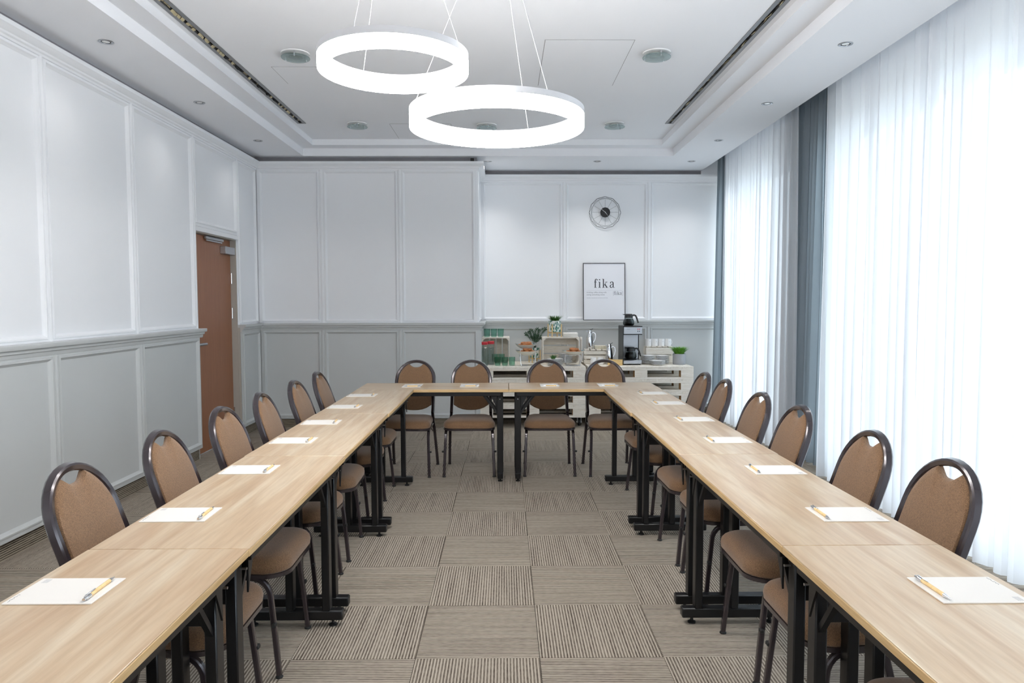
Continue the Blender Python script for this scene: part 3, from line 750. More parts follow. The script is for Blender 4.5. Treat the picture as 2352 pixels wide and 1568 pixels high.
    mb.add(vs, fs); fixn(mb.build('seat', MT['fab'], root))
    o_ = outline(.003); mb = MB(); mb.poly(o_, .385, .400); fixn(mb.build('seat_pan', MT['frame'], root))
    return root
c0 = chair()
LY = [1.60, 2.27, 2.86, 3.49, 4.07, 4.68, 5.27]; RY = [1.60, 2.27, 2.79, 3.48, 3.99, 4.68, 5.13]
LC = ['brown chair mostly below the frame at the door-side table, nearest the camera'] + ['brown chair on the door side, its back %s in the row from the camera' % q for q in ('first', 'second', 'third', 'fourth', 'fifth', 'sixth')]
RC = ['brown chair mostly below the frame at the curtain-side table, nearest the camera'] + ['brown chair before the curtains, its back %s in the row from the camera' % q for q in ('first', 'second', 'third', 'fourth', 'fifth', 'sixth')]
fc = True
jit = random.Random(3)
for i, y in enumerate(LY):
    rz = R(90 + jit.uniform(-2.5, 2.5))
    if fc: c0.location = (-1.212, y, 0); c0.rotation_euler = (0, 0, rz); c0['label'] = LC[0]; fc = False
    else: dup(c0, (-1.212 + jit.uniform(-.006, .006), y, 0), rz, LC[i])
for i, y in enumerate(RY):
    dup(c0, (1.002 + jit.uniform(-.006, .006), y, 0), R(-90 + jit.uniform(-2.5, 2.5)), RC[i])
FX = [(-.945, -4.5, 'brown chair at the far cross tables, nearest the brown door'), (-.432, 0, 'brown chair at the far cross tables, left of where the two tabletops meet'),
      (.243, -1, 'brown chair at the far cross tables, in front of the double seam of the pallet counters'), (.755, 2.5, 'brown chair at the far cross tables, in front of the coffee machine')]
FX[2] = (.230, -.5, 'brown chair at the far cross tables, second from the curtain side')
for x, a, l in FX: dup(c0, (x, 5.965, 0), R(a), l)

# ------------------------------------------------------------------ PADS AND PENS
def pad():
    root = thing('note_pad', '', 'note pad', (0, 0, 0), 0, 'white note pads')
    MB().box(-.075, .075, -.102, .102, 0, .003, 0, .0005).build('sheets', MT['paper'], root, False)
    t = MB(); rr = random.Random(4); y = .094
    pts = []
    for i in range(26): pts.append((-.068 + i * .0017, y + rr.uniform(-.0022, .0022), .0033))
    t.tube(pts, .00028, 4); t.build('printed_text', MT['inkm'], root)
    t = MB()
    for i in range(4): t.box(.045, .068, .088 - i * .004, .0888 - i * .004, .003, .0032)
    t.build('small_print', MT['inkl'], root, False)
    return root
def pen():
    root = thing('pen', '', 'pen', (0, 0, 0), 0, 'bamboo ballpoint pens')
    T = lambda x, y, z: (z, x, y + .0048)
    def la(prof, name, mat, par=None):
        mb = MB(); mb.T = T; mb.lathe(prof, 14); return fixn(mb.build(name, mat, par or root))
    la([(.0043, -.045), (.0046, -.04), (.0046, .040), (.0043, .045)], 'barrel', MT['bamboo'])
    la([(.0008, -.070), (.0014, -.066), (.0040, -.052), (.0048, -.045)], 'tip', MT['chrome'])
    la([(.0048, .040), (.0054, .042), (.0054, .058), (.0036, .06), (.0036, .068), (0, .068)], 'cap', MT['chrome'])
    MB().box(.018, .06, -.0018, .0018, .0108, .0122, 0, .0004).box(.054, .058, -.0018, .0018, .009, .0122).build('clip', MT['chrome'], root)
    return root
p0 = pad(); n0 = pen(); used = [False]
def place_pad(x, y, rz, lab, plab, pen_off, pen_rz):
    z = TZ + .0002
    ca, sa = math.cos(rz), math.sin(rz)
    px, py = x + pen_off[0] * ca - pen_off[1] * sa, y + pen_off[0] * sa + pen_off[1] * ca
    if not used[0]:
        p0.location = (x, y, z); p0.rotation_euler = (0, 0, rz); p0['label'] = lab
        n0.location = (px, py, z + .003); n0.rotation_euler = (0, 0, rz + pen_rz); n0['label'] = plab; used[0] = True
    else:
        dup(p0, (x, y, z), rz, lab); dup(n0, (px, py, z + .003), rz + pen_rz, plab)
ORD = ['nearest the camera', 'second from the camera', 'third from the camera', 'fourth from the camera', 'fifth from the camera', 'sixth from the camera', 'farthest from the camera']
PL = [1.678, 2.287, 2.905, 3.518, 4.052, 4.655, 5.222]; PR = [1.652, 2.255, 2.86, 3.485, 4.11, 4.772, 5.29]
for i, y in enumerate(PL): place_pad(-1.188, y, R(90 + jit.uniform(-1, 1)), 'white note pad on the door-side tables, ' + ORD[i], 'bamboo pen on the door-side pad ' + ORD[i], (0, -.079), PI + jit.uniform(-.06, .06))
for i, y in enumerate(PR): place_pad(.962, y, R(-90 + jit.uniform(-1, 1)), 'white note pad on the curtain-side tables, ' + ORD[i], 'bamboo pen on the curtain-side pad ' + ORD[i], (0, -.083), PI + jit.uniform(-.06, .06))
for x, l in ((-.895, 'in front of the chair nearest the door'), (-.428, 'left of the seam between the tabletops'), (.226, 'right of the seam between the tabletops'), (.702, 'in front of the chair nearest the curtains')):
    place_pad(x, 5.815, 0, 'white note pad on the far cross tables, ' + l, 'bamboo pen on the far cross table pad ' + l, (.012, -.078), 0)

# ------------------------------------------------------------------ PALLETS
PH = .144
def pallet():
    root = thing('pallet', '', 'pallet', (0, 0, 0), 0, 'whitewashed pallets forming the counters')
    n = 9; wd = 1.2 / n
    bd = None
    for i in range(n):
        x = -.6 + wd * (i + .5)
        if bd is None: bd = MB().box(-wd / 2 + .0009, wd / 2 - .0009, -.4, .4, .122, .144, 0, .0008).build('deck_board', MT['pallety'], root, True, (x, 0, 0))
        else: inst(bd, root, (x, 0, random.uniform(-.0003, .0003)))
    st = None
    for y in (-.35, 0, .35):
        if st is None: st = MB().box(-.6, .6, -.05, .05, .100, .1215, 0, .002).build('stringer_board', MT['pallet'], root, True, (0, y, 0)); sb = MB().box(-.6, .6, -.05, .05, 0, .022, 0, .002).build('bottom_board', MT['pallet'], root, True, (0, y, 0))
        else: inst(st, root, (0, y, 0)); inst(sb, root, (0, y, 0))
    bl = None
    for x in (-.5275, 0, .5275):
        for y in (-.3495, 0, .3495):
            if bl is None:
                mb = MB(); mb.box(-.0725, .0725, -.0495, .0495, .0225, .0995, 0, .001)
                b_ = mb.build('block', [MT['pallet'], MT['pine']], root, True, (x, y, 0))
                for p in b_.data.polygons:
                    if abs(p.normal.x) > .9: p.material_index = 1
                bl = b_
            else: inst(bl, root, (x, y, 0))
    return root
q0 = pallet(); fp = True
def caster(parent_root, x, y):
    pass
PS = [(.183, 8.068 + .4, .105, ['bottom pallet of the counter by the step in the wall', 'second pallet up in the counter by the step in the wall', 'third pallet up in the counter by the step in the wall', 'top pallet of the counter by the step in the wall, carrying tumblers and pastries']),
      (1.412, 8.062 + .4, .109, ['bottom pallet of the counter on the curtain side', 'second pallet up in the curtain-side counter', 'third pallet up in the curtain-side counter', 'top pallet of the curtain-side counter, carrying the coffee machine'])]
CASTERS = []
for px_, py_, pz_, ls in PS:
    for k, l in enumerate(ls):
        loc = (px_ + (0 if k == 3 else random.uniform(-.006, .006)), py_ + (0 if px_ < 1 else 0), pz_ + k * (PH + (.0015 if px_ < 1 else .0005))); rz = 0 if k == 3 else random.uniform(-.004, .004)
        if fp: q0.location = loc; q0.rotation_euler = (0, 0, rz); q0['label'] = l; root = q0; fp = False; CH.clear()
        else: root = dup(q0, loc, rz, l)
        if k == 0: CASTERS.append(root)
CT = .109 + 4 * (PH + .0005)      # counter top height
cwp = None
for rt in CASTERS:
    for sx in (-1, 1):
        for sy in (-1, 1):
            mb = MB(); x, y = sx * .535, sy * .34
            mb.box(x - .04, x + .04, y - .04, y + .04, -.004, 0).box(x - .024, x - .018, y - .012, y + .035, -.07, -.004).box(x + .018, x + .024, y - .012, y + .035, -.07, -.004).tube([(x - .03, y + .018, -.060), (x + .03, y + .018, -.060)], .012, 12)
            c_ = mb.build('caster', MT['steel'], rt, False)
            w_ = MB(); w_.T = lambda a, b, c: (c + x, b + y + .018, a - .060); w_.lathe([(.012, -.015), (.043, -.015), (.045, -.008), (.045, .008), (.043, .015), (.012, .015)], 24, close=True); fixn(w_.build('wheel', MT['rubber'], c_))

# ------------------------------------------------------------------ CRATES
def crate_side(name, label, loc, wd, ht, dp, nb=3, rz=0, upright=False):
    """crate standing on its long side, open towards the room: slats on back, sides"""
    root = thing(name, label, 'crate', loc, rz, 'whitewashed wooden crates')
    t = .010
    for nm, z in (('board', t / 2), ('board', ht - t / 2)):
        k = max(2, round(dp / .09)); w_ = dp / k
        for i in range(k): MB().box(-wd / 2, wd / 2, i * w_ + .003, (i + 1) * w_ - .003, z - t / 2, z + t / 2, 0, .001).build('slat', MT['pallet'], root)
    for s in (-1, 1):
        k = max(2, round(dp / .09)); w_ = dp / k; x = s * (wd / 2 - t / 2)
        for i in range(k): MB().box(x - t / 2, x + t / 2, i * w_ + .003, (i + 1) * w_ - .006, t, ht - t, 0, .001).build('slat', MT['pallet'], root)
    k = nb; w_ = (ht - 2 * t) / k
    for i in range(k):
        if upright: u_ = (wd - 2 * t) / k; MB().box(-wd / 2 + t + i * u_ + .006, -wd / 2 + t + (i + 1) * u_ - .008, dp - t, dp, t, ht - t, 0, .001).build('slat', MT['pallet'], root)
        else: MB().box(-wd / 2 + .002, wd / 2 - .002, dp - t, dp, t + i * w_ + .006, t + (i + 1) * w_ - .010, 0, .001).build('slat', MT['pallet'], root)
    for sx in (-1, 1):
        for zz in (0, 1):
            p = MB(); p.T = lambda a, b, c: (a, c, b)
            x = sx * (wd / 2 - t); z = t if not zz else ht - t; dz = 1 if not zz else -1
            p.poly([(x, z), (x - sx * .032, z), (x, z + dz * .032)], .001, dp - t); fixn(p.build('corner_block', MT['pallet'], root, False))
    return root
c1 = crate_side('wooden_crate', 'white crate lying on its side under three green tumblers', (-.246, 8.42, CT), .33, .318, .36, 4, 0, True)
c2 = crate_side('wooden_crate', 'white crate on its side under the leaf-print plant pot', (.527, 8.40, CT), .435, .318, .30, 3)
def crate_up(label, loc, wd, dp, ht, rows, rz=0, name='wooden_crate'):
    root = thing(name, label, 'crate', loc, rz, 'whitewashed wooden crates'); t = .008
    hh = ht / rows
    for sx in (-1, 1):
        for sy in (-1, 1): MB().box(sx * (wd / 2 - .02) - .01, sx * (wd / 2 - .02) + .01, sy * (dp / 2 - .02) - .01, sy * (dp / 2 - .02) + .01, 0, ht - .002, 0, .001).build('corner_post', MT['pallet'], root)
    for i in range(rows):
        a, b = i * hh + .004, (i + 1) * hh - .008
        for sy in (-1, 1): y = sy * (dp / 2 - t / 2); MB().box(-wd / 2, wd / 2, y - t / 2, y + t / 2, a, b, 0, .001).build('slat', MT['pallet'], root)
        for sx in (-1, 1): x = sx * (wd / 2 - t / 2); MB().box(x - t / 2, x + t / 2, -dp / 2 + t, dp / 2 - t, a, b, 0, .001).build('slat', MT['pallet'], root)
    n = max(3, round(wd / .07)); w_ = wd / n
    for i in range(n): MB().box(-wd / 2 + i * w_ + .008, -wd / 2 + (i + 1) * w_ - .008, -dp / 2 + .001, dp / 2 - .001, ht - .002, ht + .006, 0, .001).build('slat', MT['pallet'], root)
    return root
crate_up('low white slatted crate carrying a steel flask', (.955, 8.56, CT), .285, .22, .160, 3, R(-4))
crate_up('white slatted rack under the four mugs', (1.735, 8.66, CT), .33, .16, .19, 2)
# ------------------------------------------------------------------ TUMBLERS
def tumbler():
    root = thing('tumbler', '', 'glass', (0, 0, 0), 0, 'green glass tumblers')
    k = 30; prof = [(0, 0), (.029, 0), (.031, .003), (.034, .05), (.037, .052), (.0385, .1), (.0365, .1), (.0345, .054), (.0315, .012), (0, .010)]
    mb = MB()
    vs = []; fs = []
    for r_, z in prof:
        for i in range(k):
            rr = r_ * (1 + (.03 if i % 3 == 0 else -.012) * (1 if .003 < z < .05 else 0)); vs.append((rr * math.cos(2 * PI * i / k), rr * math.sin(2 * PI * i / k), z))
    for j in range(len(prof) - 1):
        for i in range(k): fs.append((j * k + i, j * k + (i + 1) % k, (j + 1) * k + (i + 1) % k, (j + 1) * k + i))
    mb.add(vs, fs); fixn(mb.build('glass_body', MT['green'], root)); return root
g0_ = tumbler(); ft = True
TU = [(-.350, 8.50, CT + .3185, 'green glass tumbler on the crate, nearest the wall step'), (-.268, 8.50, CT + .3185, 'green glass tumbler on the crate, middle of the three'), (-.187, 8.50, CT + .3185, 'green glass tumbler on the crate, farthest from the wall step'),
      (-.222, 8.25, CT, 'green tumbler on the pallet counter, front row next to the water carafes'), (-.138, 8.24, CT, 'green tumbler on the pallet counter, middle of the front row'), (-.056, 8.25, CT, 'green tumbler on the pallet counter, front row end nearest the pastries'),
      (-.258, 8.58, CT + .0105, 'green tumbler inside the open crate, nearer the water carafes'), (-.178, 8.58, CT + .0105, 'green tumbler inside the open crate, farther from the carafes')]
for x, y, z, l in TU:
    if ft: g0_.location = (x, y, z); g0_['label'] = l; ft = False
    else: dup(g0_, (x, y, z), random.uniform(0, .2), l)
def carafe(label, loc):
    root = thing('water_carafe', label, 'carafe', loc, 0, 'red-lidded water carafes')
    def rr(a, r, z, n=5):
        pts = []
        for cx, cy, a0 in ((1, 1, 0), (-1, 1, 90), (-1, -1, 180), (1, -1, 270)):
            for k in range(n + 1): t = R(a0 + 90 * k / n); pts.append((cx * (a - r) + r * math.cos(t), cy * (a - r) + r * math.sin(t), z))
        return pts
    def loft(name, secs, mat):
        mb = MB(); vs = []; k = 24
        for s_ in secs: vs += rr(*s_)
        fs = [(j * k + i, j * k + (i + 1) % k, (j + 1) * k + (i + 1) % k, (j + 1) * k + i) for j in range(len(secs) - 1) for i in range(k)]
        fs += [tuple(range(k))[::-1], tuple((len(secs) - 1) * k + i for i in range(k))]
        mb.add(vs, fs); return fixn(mb.build(name, mat, root))
    loft('glass_body', [(.036, .012, 0), (.038, .014, .004), (.038, .014, .235), (.034, .016, .245)], MT['glass'])
    loft('water', [(.034, .012, .006), (.034, .012, .20)], MT['water'])
    loft('lid', [(.036, .015, .243), (.038, .015, .246), (.038, .015, .272), (.034, .015, .276)], MT['red'])
    return root
carafe('red-lidded water carafe at the counter edge, nearest the camera', (-.374, 8.27, CT)); carafe('red-lidded water carafe tucked behind another one', (-.302, 8.40, CT))

# ------------------------------------------------------------------ BOWLS WITH PASTRIES
def pastry_mesh():
    mb = MB(); n, k = 15, 18; vs = []; fs = []
    for j in range(n):
        t = j / (n - 1); a = PI * t
        for i in range(k):
            b = 2 * PI * i / k; r_ = math.sin(a) ** .7
            x = .036 * math.cos(a); y = .030 * r_ * math.cos(b); z = .0135 * r_ * math.sin(b) * (1 + .18 * math.sin(14 * a + 2 * y * 60))
            vs.append((x, y, z + .018))
    for j in range(n - 1):
        for i in range(k): fs.append((j * k + i, j * k + (i + 1) % k, (j + 1) * k + (i + 1) % k, (j + 1) * k + i))
    mb.add(vs, fs); return mb
pm = pastry_mesh().build('pastry', MT['pastry']); fixn(pm); tag(pm, 'tmp', 'pastry'); pfirst = [True]
def bowl(label, loc, wd, dp, ht, rz=0):
    root = thing('serving_bowl', label, 'bowl', loc, rz, 'pale boat-shaped bowls')
    mb = MB(); k = 40; vs = []; fs = []
    prof = [(0, 0), (.35, 0), (.55, .12), (.8, .45), (1.0, .9), (.975, .9), (.77, .5), (.5, .2), (0, .12)]
    for r_, z in prof:
        for i in range(k):
            a = 2 * PI * i / k; lift = .28 * abs(math.cos(a)) ** 3 * r_ ** 2 * (1.0 if math.cos(a) < 0 else 1.0)
            vs.append((wd / 2 * r_ * math.cos(a), dp / 2 * r_ * math.sin(a), ht * (z + lift)))
    for j in range(len(prof) - 1):
        for i in range(k): fs.append((j * k + i, j * k + (i + 1) % k, (j + 1) * k + (i + 1) % k, (j + 1) * k + i))
    mb.add(vs, fs); o = fixn(mb.build('bowl_shell', [CREAM, TEAL], root))
    for p in o.data.polygons:
        if p.index >= 4 * k: p.material_index = 1
    return root
CREAM = plain('cream_glaze', 'dcd8ca', .3); TEAL = plain('blue_glaze', '6f8a94', .25)
PO = ['at the front left', 'at the front middle', 'at the front right', 'at the back left', 'at the back right', 'on top at left', 'on top at right']
def pastries(cx, cy, z, spots, where):
    for i, (dx, dy, dz, a, tl) in enumerate(spots):
        lab = where.replace('browned pastry heaped', 'browned pastry ' + PO[i])
        o = pm if pfirst[0] else inst(pm)
        pfirst[0] = False
        o.location = (cx + dx, cy + dy, z + dz); o.rotation_euler = (tl, 0, a); o.scale = (1.2, 1.15, 1.2); o['label'] = lab; o['group'] = where
def stand(label, loc, wd, dp, zs):
    root = thing('wire_stand', label, 'stand', loc, 0, 'chrome wire bowl stands')
    h_ = max(zs)
    lp = [(-wd / 2, -dp / 2, .004), (wd / 2, -dp / 2, .004), (wd / 2, dp / 2, .004), (-wd / 2, dp / 2, .004)]
    MB().tube([lp[0], lp[1]], .004, 8).tube([lp[1], lp[2]], .004, 8).tube([lp[2], lp[3]], .004, 8).tube([lp[3], lp[0]], .004, 8).build('base_wire', MT['chrome'], root)
    MB().box(-wd / 2, wd / 2, -dp / 2 + .01, -dp / 2 + .04, .001, .009, 0, .002).box(-wd / 2, wd / 2, dp / 2 - .04, dp / 2 - .01, .001, .009, 0, .002).build('base_bar', MT['chrome'], root)
    for sx in (-1, 1):
        for sy in (-1, 1):
            MB().tube([(sx * wd / 2, sy * dp / 2, .004), (sx * (wd / 2 + .014), sy * dp / 2 * .9, h_ * .5), (sx * (wd / 2 + .006), sy * dp / 2 * .7, h_)], .0035, 8).build('upright', MT['chrome'], root)
    for z in zs:
        ring_ = [(wd / 2 * 1.02 * math.cos(2 * PI * i / 24), dp / 2 * .8 * math.sin(2 * PI * i / 24), z) for i in range(24)]
        MB().tube(ring_, .003, 6, True).build('bowl_ring', MT['chrome'], root)
    return root
stand('two-tier chrome wire stand beside the green tumblers', (.128, 8.26, CT), .155, .13, [.125, .205])
bowl('lower boat-shaped bowl of pastries on the two-tier stand', (.118, 8.25, CT + .118), .27, .17, .055)
bowl('upper boat-shaped bowl of pastries on the two-tier stand', (.108, 8.30, CT + .190), .26, .165, .055)
stand('single-tier chrome wire stand in front of the crate', (.648, 8.22, CT), .155, .13, [.125])
bowl('boat-shaped bowl of pastries on the single-tier stand', (.655, 8.22, CT + .118), .27, .17, .055)
S1 = [(-.05, -.02, .012, .2, .2), (.0, -.03, .014, 1.2, .1), (.05, -.02, .012, -.4, .2), (-.02, .02, .014, 2.0, 0), (.035, .025, .014, .8, .2), (-.01, -.01, .042, .5, .3), (.028, -.005, .038, -1.0, .2)]
S2 = [(-.055, -.01, .012, 0, .2), (-.01, -.03, .012, .9, .1), (.045, -.02, .012, -.6, .2), (.0, .02, .014, 1.8, 0), (-.02, -.005, .036, .3, .2), (.03, .0, .036, -.7, .3)]
pastries(.118, 8.25, CT + .128, S1, 'browned pastry heaped in the lower bowl of the two-tier stand')
pastries(.108, 8.30, CT + .200, S2, 'browned pastry heaped in the upper bowl of the two-tier stand')
pastries(.655, 8.22, CT + .128, S1, 'browned pastry heaped in the bowl on the single-tier stand')

# ------------------------------------------------------------------ PLANTS
def grass(name, n, h_, spread, mat, parent, z0, wd=.003, seed=1, droop=.5):
    rr = random.Random(seed); mb = MB()
    for i in range(n):
        a = rr.uniform(0, 2 * PI); r0 = spread * .45 * math.sqrt(rr.random()); L_ = h_ * rr.uniform(.6, 1.05); out_ = spread * rr.uniform(.2, 1.0)
        pts = []
        for j in range(5):
            t = j / 4; rad = r0 + out_ * t ** 1.6; pts.append(Vector((rad * math.cos(a), rad * math.sin(a), z0 + L_ * (t - droop * .45 * t ** 3))))
        sd = Vector((-math.sin(a), math.cos(a), 0)); vs = []
        for j, p in enumerate(pts): w_ = wd * (1 - (j / 4) ** 2) + .0003; vs += [p - sd * w_, p + sd * w_]
        mb.add([tuple(v) for v in vs], [(2 * j, 2 * j + 1, 2 * j + 3, 2 * j + 2) for j in range(4)])
    o = mb.build(name, mat, parent, False); o['kind'] = 'stuff'; return o
def potted(name, label, loc, r_, ph, potmat, h_, spread, n, mat, seed, legs=False, group=None, wd=.003):
    root = thing(name, label, 'plant', loc, 0, group); zb = .06 if legs else 0
    fixn(MB().lathe([(0, zb), (r_ * .96, zb), (r_, zb + .006), (r_, zb + ph), (r_ - .006, zb + ph), (r_ - .006, zb + ph - .015), (0, zb + ph - .015)], 36).build('pot', potmat, root))
    MB().lathe([(0, zb + ph - .014), (r_ - .007, zb + ph - .014)], 24).build('soil', MT['dark'], root)
    if legs:
        st_ = None
        for k in range(4):
            a = R(45 + 90 * k) + .35; x, y = (r_ + .012) * math.cos(a), (r_ + .012) * math.sin(a)
            MB().box(x - .006, x + .006, y - .006, y + .006, 0, .155, 0, .002).build('stand_leg', MT['bamboo'], root)
        for k in range(2):
            a = R(45 + 90 * k) + .35; dx, dy = (r_ + .01) * math.cos(a), (r_ + .01) * math.sin(a)
            MB().sweep([(-dx, -dy, .05), (dx, dy, .05)], [(-.006, -.006), (.006, -.006), (.006, .006), (-.006, .006)]).build('stand_crossbar', MT['bamboo'], root)
    grass('foliage', n, h_, spread, mat, root, zb + ph - .015, wd, seed, .5)
    return root
potted('potted_grass_plant', 'grassy plant in a leaf-print pot on wooden legs atop the crate', (.458, 8.50, CT + .3185), .073, .135, MT['print'], .10, .10, 260, MT['leaf'], 2, True, 'plants in leaf-print pots', .0025)
pl = potted('potted_palm', 'dark green palm in a leaf-print pot behind the pastry stand', (.225, 8.66, CT), .062, .125, MT['print'], .05, .03, 30, MT['palm'], 3, True, 'plants in leaf-print pots', .003)
def frond(parent, base, tip, seed):
    rr = random.Random(seed); b = Vector(base); t_ = Vector(tip); mb = MB(); pts = []
    for j in range(9):
        t = j / 8; p = b.lerp(t_, t); p.z += .075 * math.sin(PI * t * .9); pts.append(p)
    mb.tube([tuple(p) for p in pts], .0018, 5)
    for j in range(22):
        t = .3 + .7 * j / 21; i = min(7, int(t * 8)); p = pts[i].lerp(pts[i + 1], t * 8 - i); d = (pts[i + 1] - pts[i]).normalized()
        for s in (-1, 1):
            side = d.cross(Vector((0, 1, .2))).normalized() * s
            L_ = .052 * (1 - .55 * abs(t - .55) / .45) ; dirn = (side * .8 + d * .65 + Vector((0, rr.uniform(-.25, .25), -.12))).normalized()
            q = p + dirn * L_; m_ = p + dirn * L_ * .4; wv = d * .0042
            mb.add([tuple(p), tuple(m_ - wv), tuple(q), tuple(m_ + wv)], [(0, 1, 2, 3)])
    o = mb.build('frond', MT['palm'], parent, False); return o
bz = .17
for i, tp in enumerate([(-.115, .0, .325), (-.06, -.02, .37), (.045, 0, .385), (.14, .01, .39), (.02, -.05, .24), (.09, -.03, .27), (-.03, -.02, .28), (.03, .02, .31)]):
    frond(pl, (0, 0, bz), tp, i)
potted('potted_grass_plant', 'bright green grass plant in a plain grey pot', (1.917, 8.36, CT),   .074, .125, MT['grey'], .125, .115, 520, MT['grass'], 5, False, None, .0028)
# ------------------------------------------------------------------ PLATES
def plate_mesh(r_):
    return MB().lathe([(0, 0), (r_ * .55, 0), (r_ * .62, .004), (r_, .013), (r_ + .001, .015), (r_ - .002, .016), (r_ * .62, .0075), (r_ * .55, .005), (0, .005)], 36)
PMs = {}
ORDN = ['bottom', 'second', 'third', 'fourth', 'fifth', 'sixth', 'seventh', 'eighth', 'ninth']
def stack(cx, cy, r_, n, step, label, grp, z=None):
    if r_ not in PMs: PMs[r_] = None
    for i in range(n):
        if PMs[r_] is None: o = fixn(plate_mesh(r_).build('plate', MT['white'])); PMs[r_] = o
        else: o = inst(PMs[r_])
        o.location = (cx + random.uniform(-.002, .002), cy + random.uniform(-.002, .002), (CT if z is None else z) + i * step)
        tag(o, 'white plate, ' + ('topmost' if i == n - 1 else ORDN[i] + ('' if i == 0 else ' from the bottom')) + label[len('white plate'):], 'plate', grp)
stack(1.562, 8.42, .086, 8, .0125, 'white plate in the tall stack beside the coffee machine', 'plates in the tall stack beside the coffee machine')
stack(1.735, 8.43, .082, 8, .0120, 'white plate in the stack in front of the mug rack', 'plates in the stack in front of the mug rack')
stack(1.640, 8.265, .090, 4, .0130, 'white plate in the low stack at the counter front', 'plates in the low stack at the counter front')
stack(.445, 8.25, .092, 6, .013, 'white plate in the stack carrying a small green plant', 'plates in the stack under the small green plant')
stack(.580, 8.45, .085, 9, .0125, 'white plate in the stack inside the crate', 'plates in the stack inside the crate', CT + .0105)
sp = thing('succulent', 'small dark green leafy plant standing on a plate stack', 'plant', (.425, 8.26, CT + 6 * .013 - .003))
grass('foliage', 46, .055, .055, MT['leaf'], sp, 0, .006, 9, .3)
# ------------------------------------------------------------------ NAPKINS, TRAY, BOX
nroot = thing('napkin_stack', 'stack of folded cream napkins on the crate beside the plant', 'napkins', (.640, 8.47, CT + .3185))
nm = None
for i in range(3):
    m_ = MB().box(-.090, .090, -.075, .075, 0, .0175, 0, .0085)
    if nm is None: nm = m_.build('napkin', plain('napkin_cloth', 'f2efe9', .95, bump=.5), nroot)
    else: o = inst(nm, nroot, (random.uniform(-.004, .004), 0, i * .0176), (0, 0, random.uniform(-.04, .04)))
tw = thing('folded_towel', 'white cloth draped over the end of the crate', 'cloth', (.765, 8.44, CT))
mb = MB(); vs = []; fs = []
for j in range(9):
    for i in range(13): vs.append((.006 * math.sin(i * 1.1) + .003 * j / 8, -.045 + i * .0075, .32 - j * .035))
for j in range(8):
    for i in range(12): q = j * 13 + i; fs.append((q, q + 1, q + 14, q + 13))
mb.add(vs, fs); o = mb.build('drop', MT['paper'], tw); s_ = o.modifiers.new('solid', 'SOLIDIFY'); s_.thickness = .006
tray = thing('wooden_tray', 'light straw-coloured box lying at the counter front by the coffee machine', 'box', (1.150, 8.28, CT), R(-12))
MB().box(-.085, .085, -.05, .05, 0, .008, 0, .001).box(-.085, .085, -.05, -.044, .008, .062, 0, .001).box(-.085, .085, .044, .05, .008, .062, 0, .001).box(-.085, -.079, -.044, .044, .008, .062, 0, .001).box(.079, .085, -.044, .044, .008, .062, 0, .001).build('box_body', MT['straw'], tray)
for i in range(5): MB().box(-.07, .07, -.036 + i * .015, -.026 + i * .015, .009, .058 + .004 * (i % 2), 0, .001).build('packet', MT['straw'], tray)
tb_ = thing('glass_lidded_box', 'pale box with a slatted front on the low crate beside the flask', 'box', (1.015, 8.60, CT + .1665))
MB().box(-.07, .07, -.05, .05, 0, .044, 0, .002).build('box_body', plain('pale_box', 'e6e1d2', .5), tb_)
for i in range(4): MB().box(-.066 + i * .034, -.038 + i * .034, -.054, -.05, .006, .038, 0, .001).build('front_slat', plain('olive_card', 'd6d2bd', .6), tb_)
# ------------------------------------------------------------------ FLASKS
def flask(label, loc, rz=0, s=1.0):
    root = thing('steel_flask', label, 'thermos', loc, rz, 'polished steel flasks')
    P_ = [(0, 0), (.036, 0), (.038, .004), (.042, .05), (.043, .09), (.036, .15), (.027, .185), (.024, .195), (.026, .205), (.024, .212), (0, .214)]
    fixn(MB().lathe([(a * s, b * s) for a, b in P_], 32).build('body', MT['chrome'], root))
    MB().lathe([(0, .214 * s), (.022 * s, .214 * s), (.020 * s, .226 * s), (0, .228 * s)], 24).build('lid', MT['chrome'], root)
    MB().add([(-.024 * s, -.012, .196 * s), (-.050 * s, 0, .222 * s), (-.024 * s, .012, .196 * s), (-.022 * s, 0, .216 * s)], [(0, 1, 3), (1, 2, 3), (0, 2, 1), (0, 3, 2)]).build('spout', MT['chrome'], root)
    hp = [(.024 * s, 0, .190 * s), (.045 * s, 0, .200 * s), (.066 * s, 0, .185 * s), (.070 * s, 0, .150 * s), (.062 * s, 0, .110 * s), (.046 * s, 0, .085 * s), (.040 * s, 0, .08 * s)]
    MB().sweep(hp, [(-.0045, -.0028), (.0045, -.0028), (.0045, .0028), (-.0045, .0028)], (0, 1, 0)).build('handle', MT['chrome'], root)
    MB().tube([(.0, 0, .226 * s), (.03 * s, 0, .236 * s), (.04 * s, 0, .243 * s)], .003, 6).build('thumb_lever', MT['black'], root)
    return root
flask('polished steel flask standing on the low crate', (.883, 8.56, CT + .1665), 0, 1.02)
flask('polished steel flask standing on the counter beside the coffee machine', (1.100, 8.43, CT), 0, 1.04)
def creamer(label, x, y):
    root = thing('creamer_jug', label, 'jug', (x, y, CT), 0, 'white china jugs')
    fixn(MB().lathe([(0, 0), (.030, 0), (.036, .01), (.038, .04), (.033, .065), (.036, .082), (.034, .082), (.031, .065), (.035, .04), (.032, .008), (0, .006)], 28).build('body', MT['white'], root))
    MB().tube([(.036, 0, .062), (.052, 0, .058), (.052, 0, .03), (.037, 0, .025)], .0045, 8).build('handle', MT['white'], root)
    return root
creamer('white china jug in front of the low crate, nearer the pastries', .905, 8.36); creamer('white china jug in front of the low crate, nearer the steel flask', .992, 8.37)
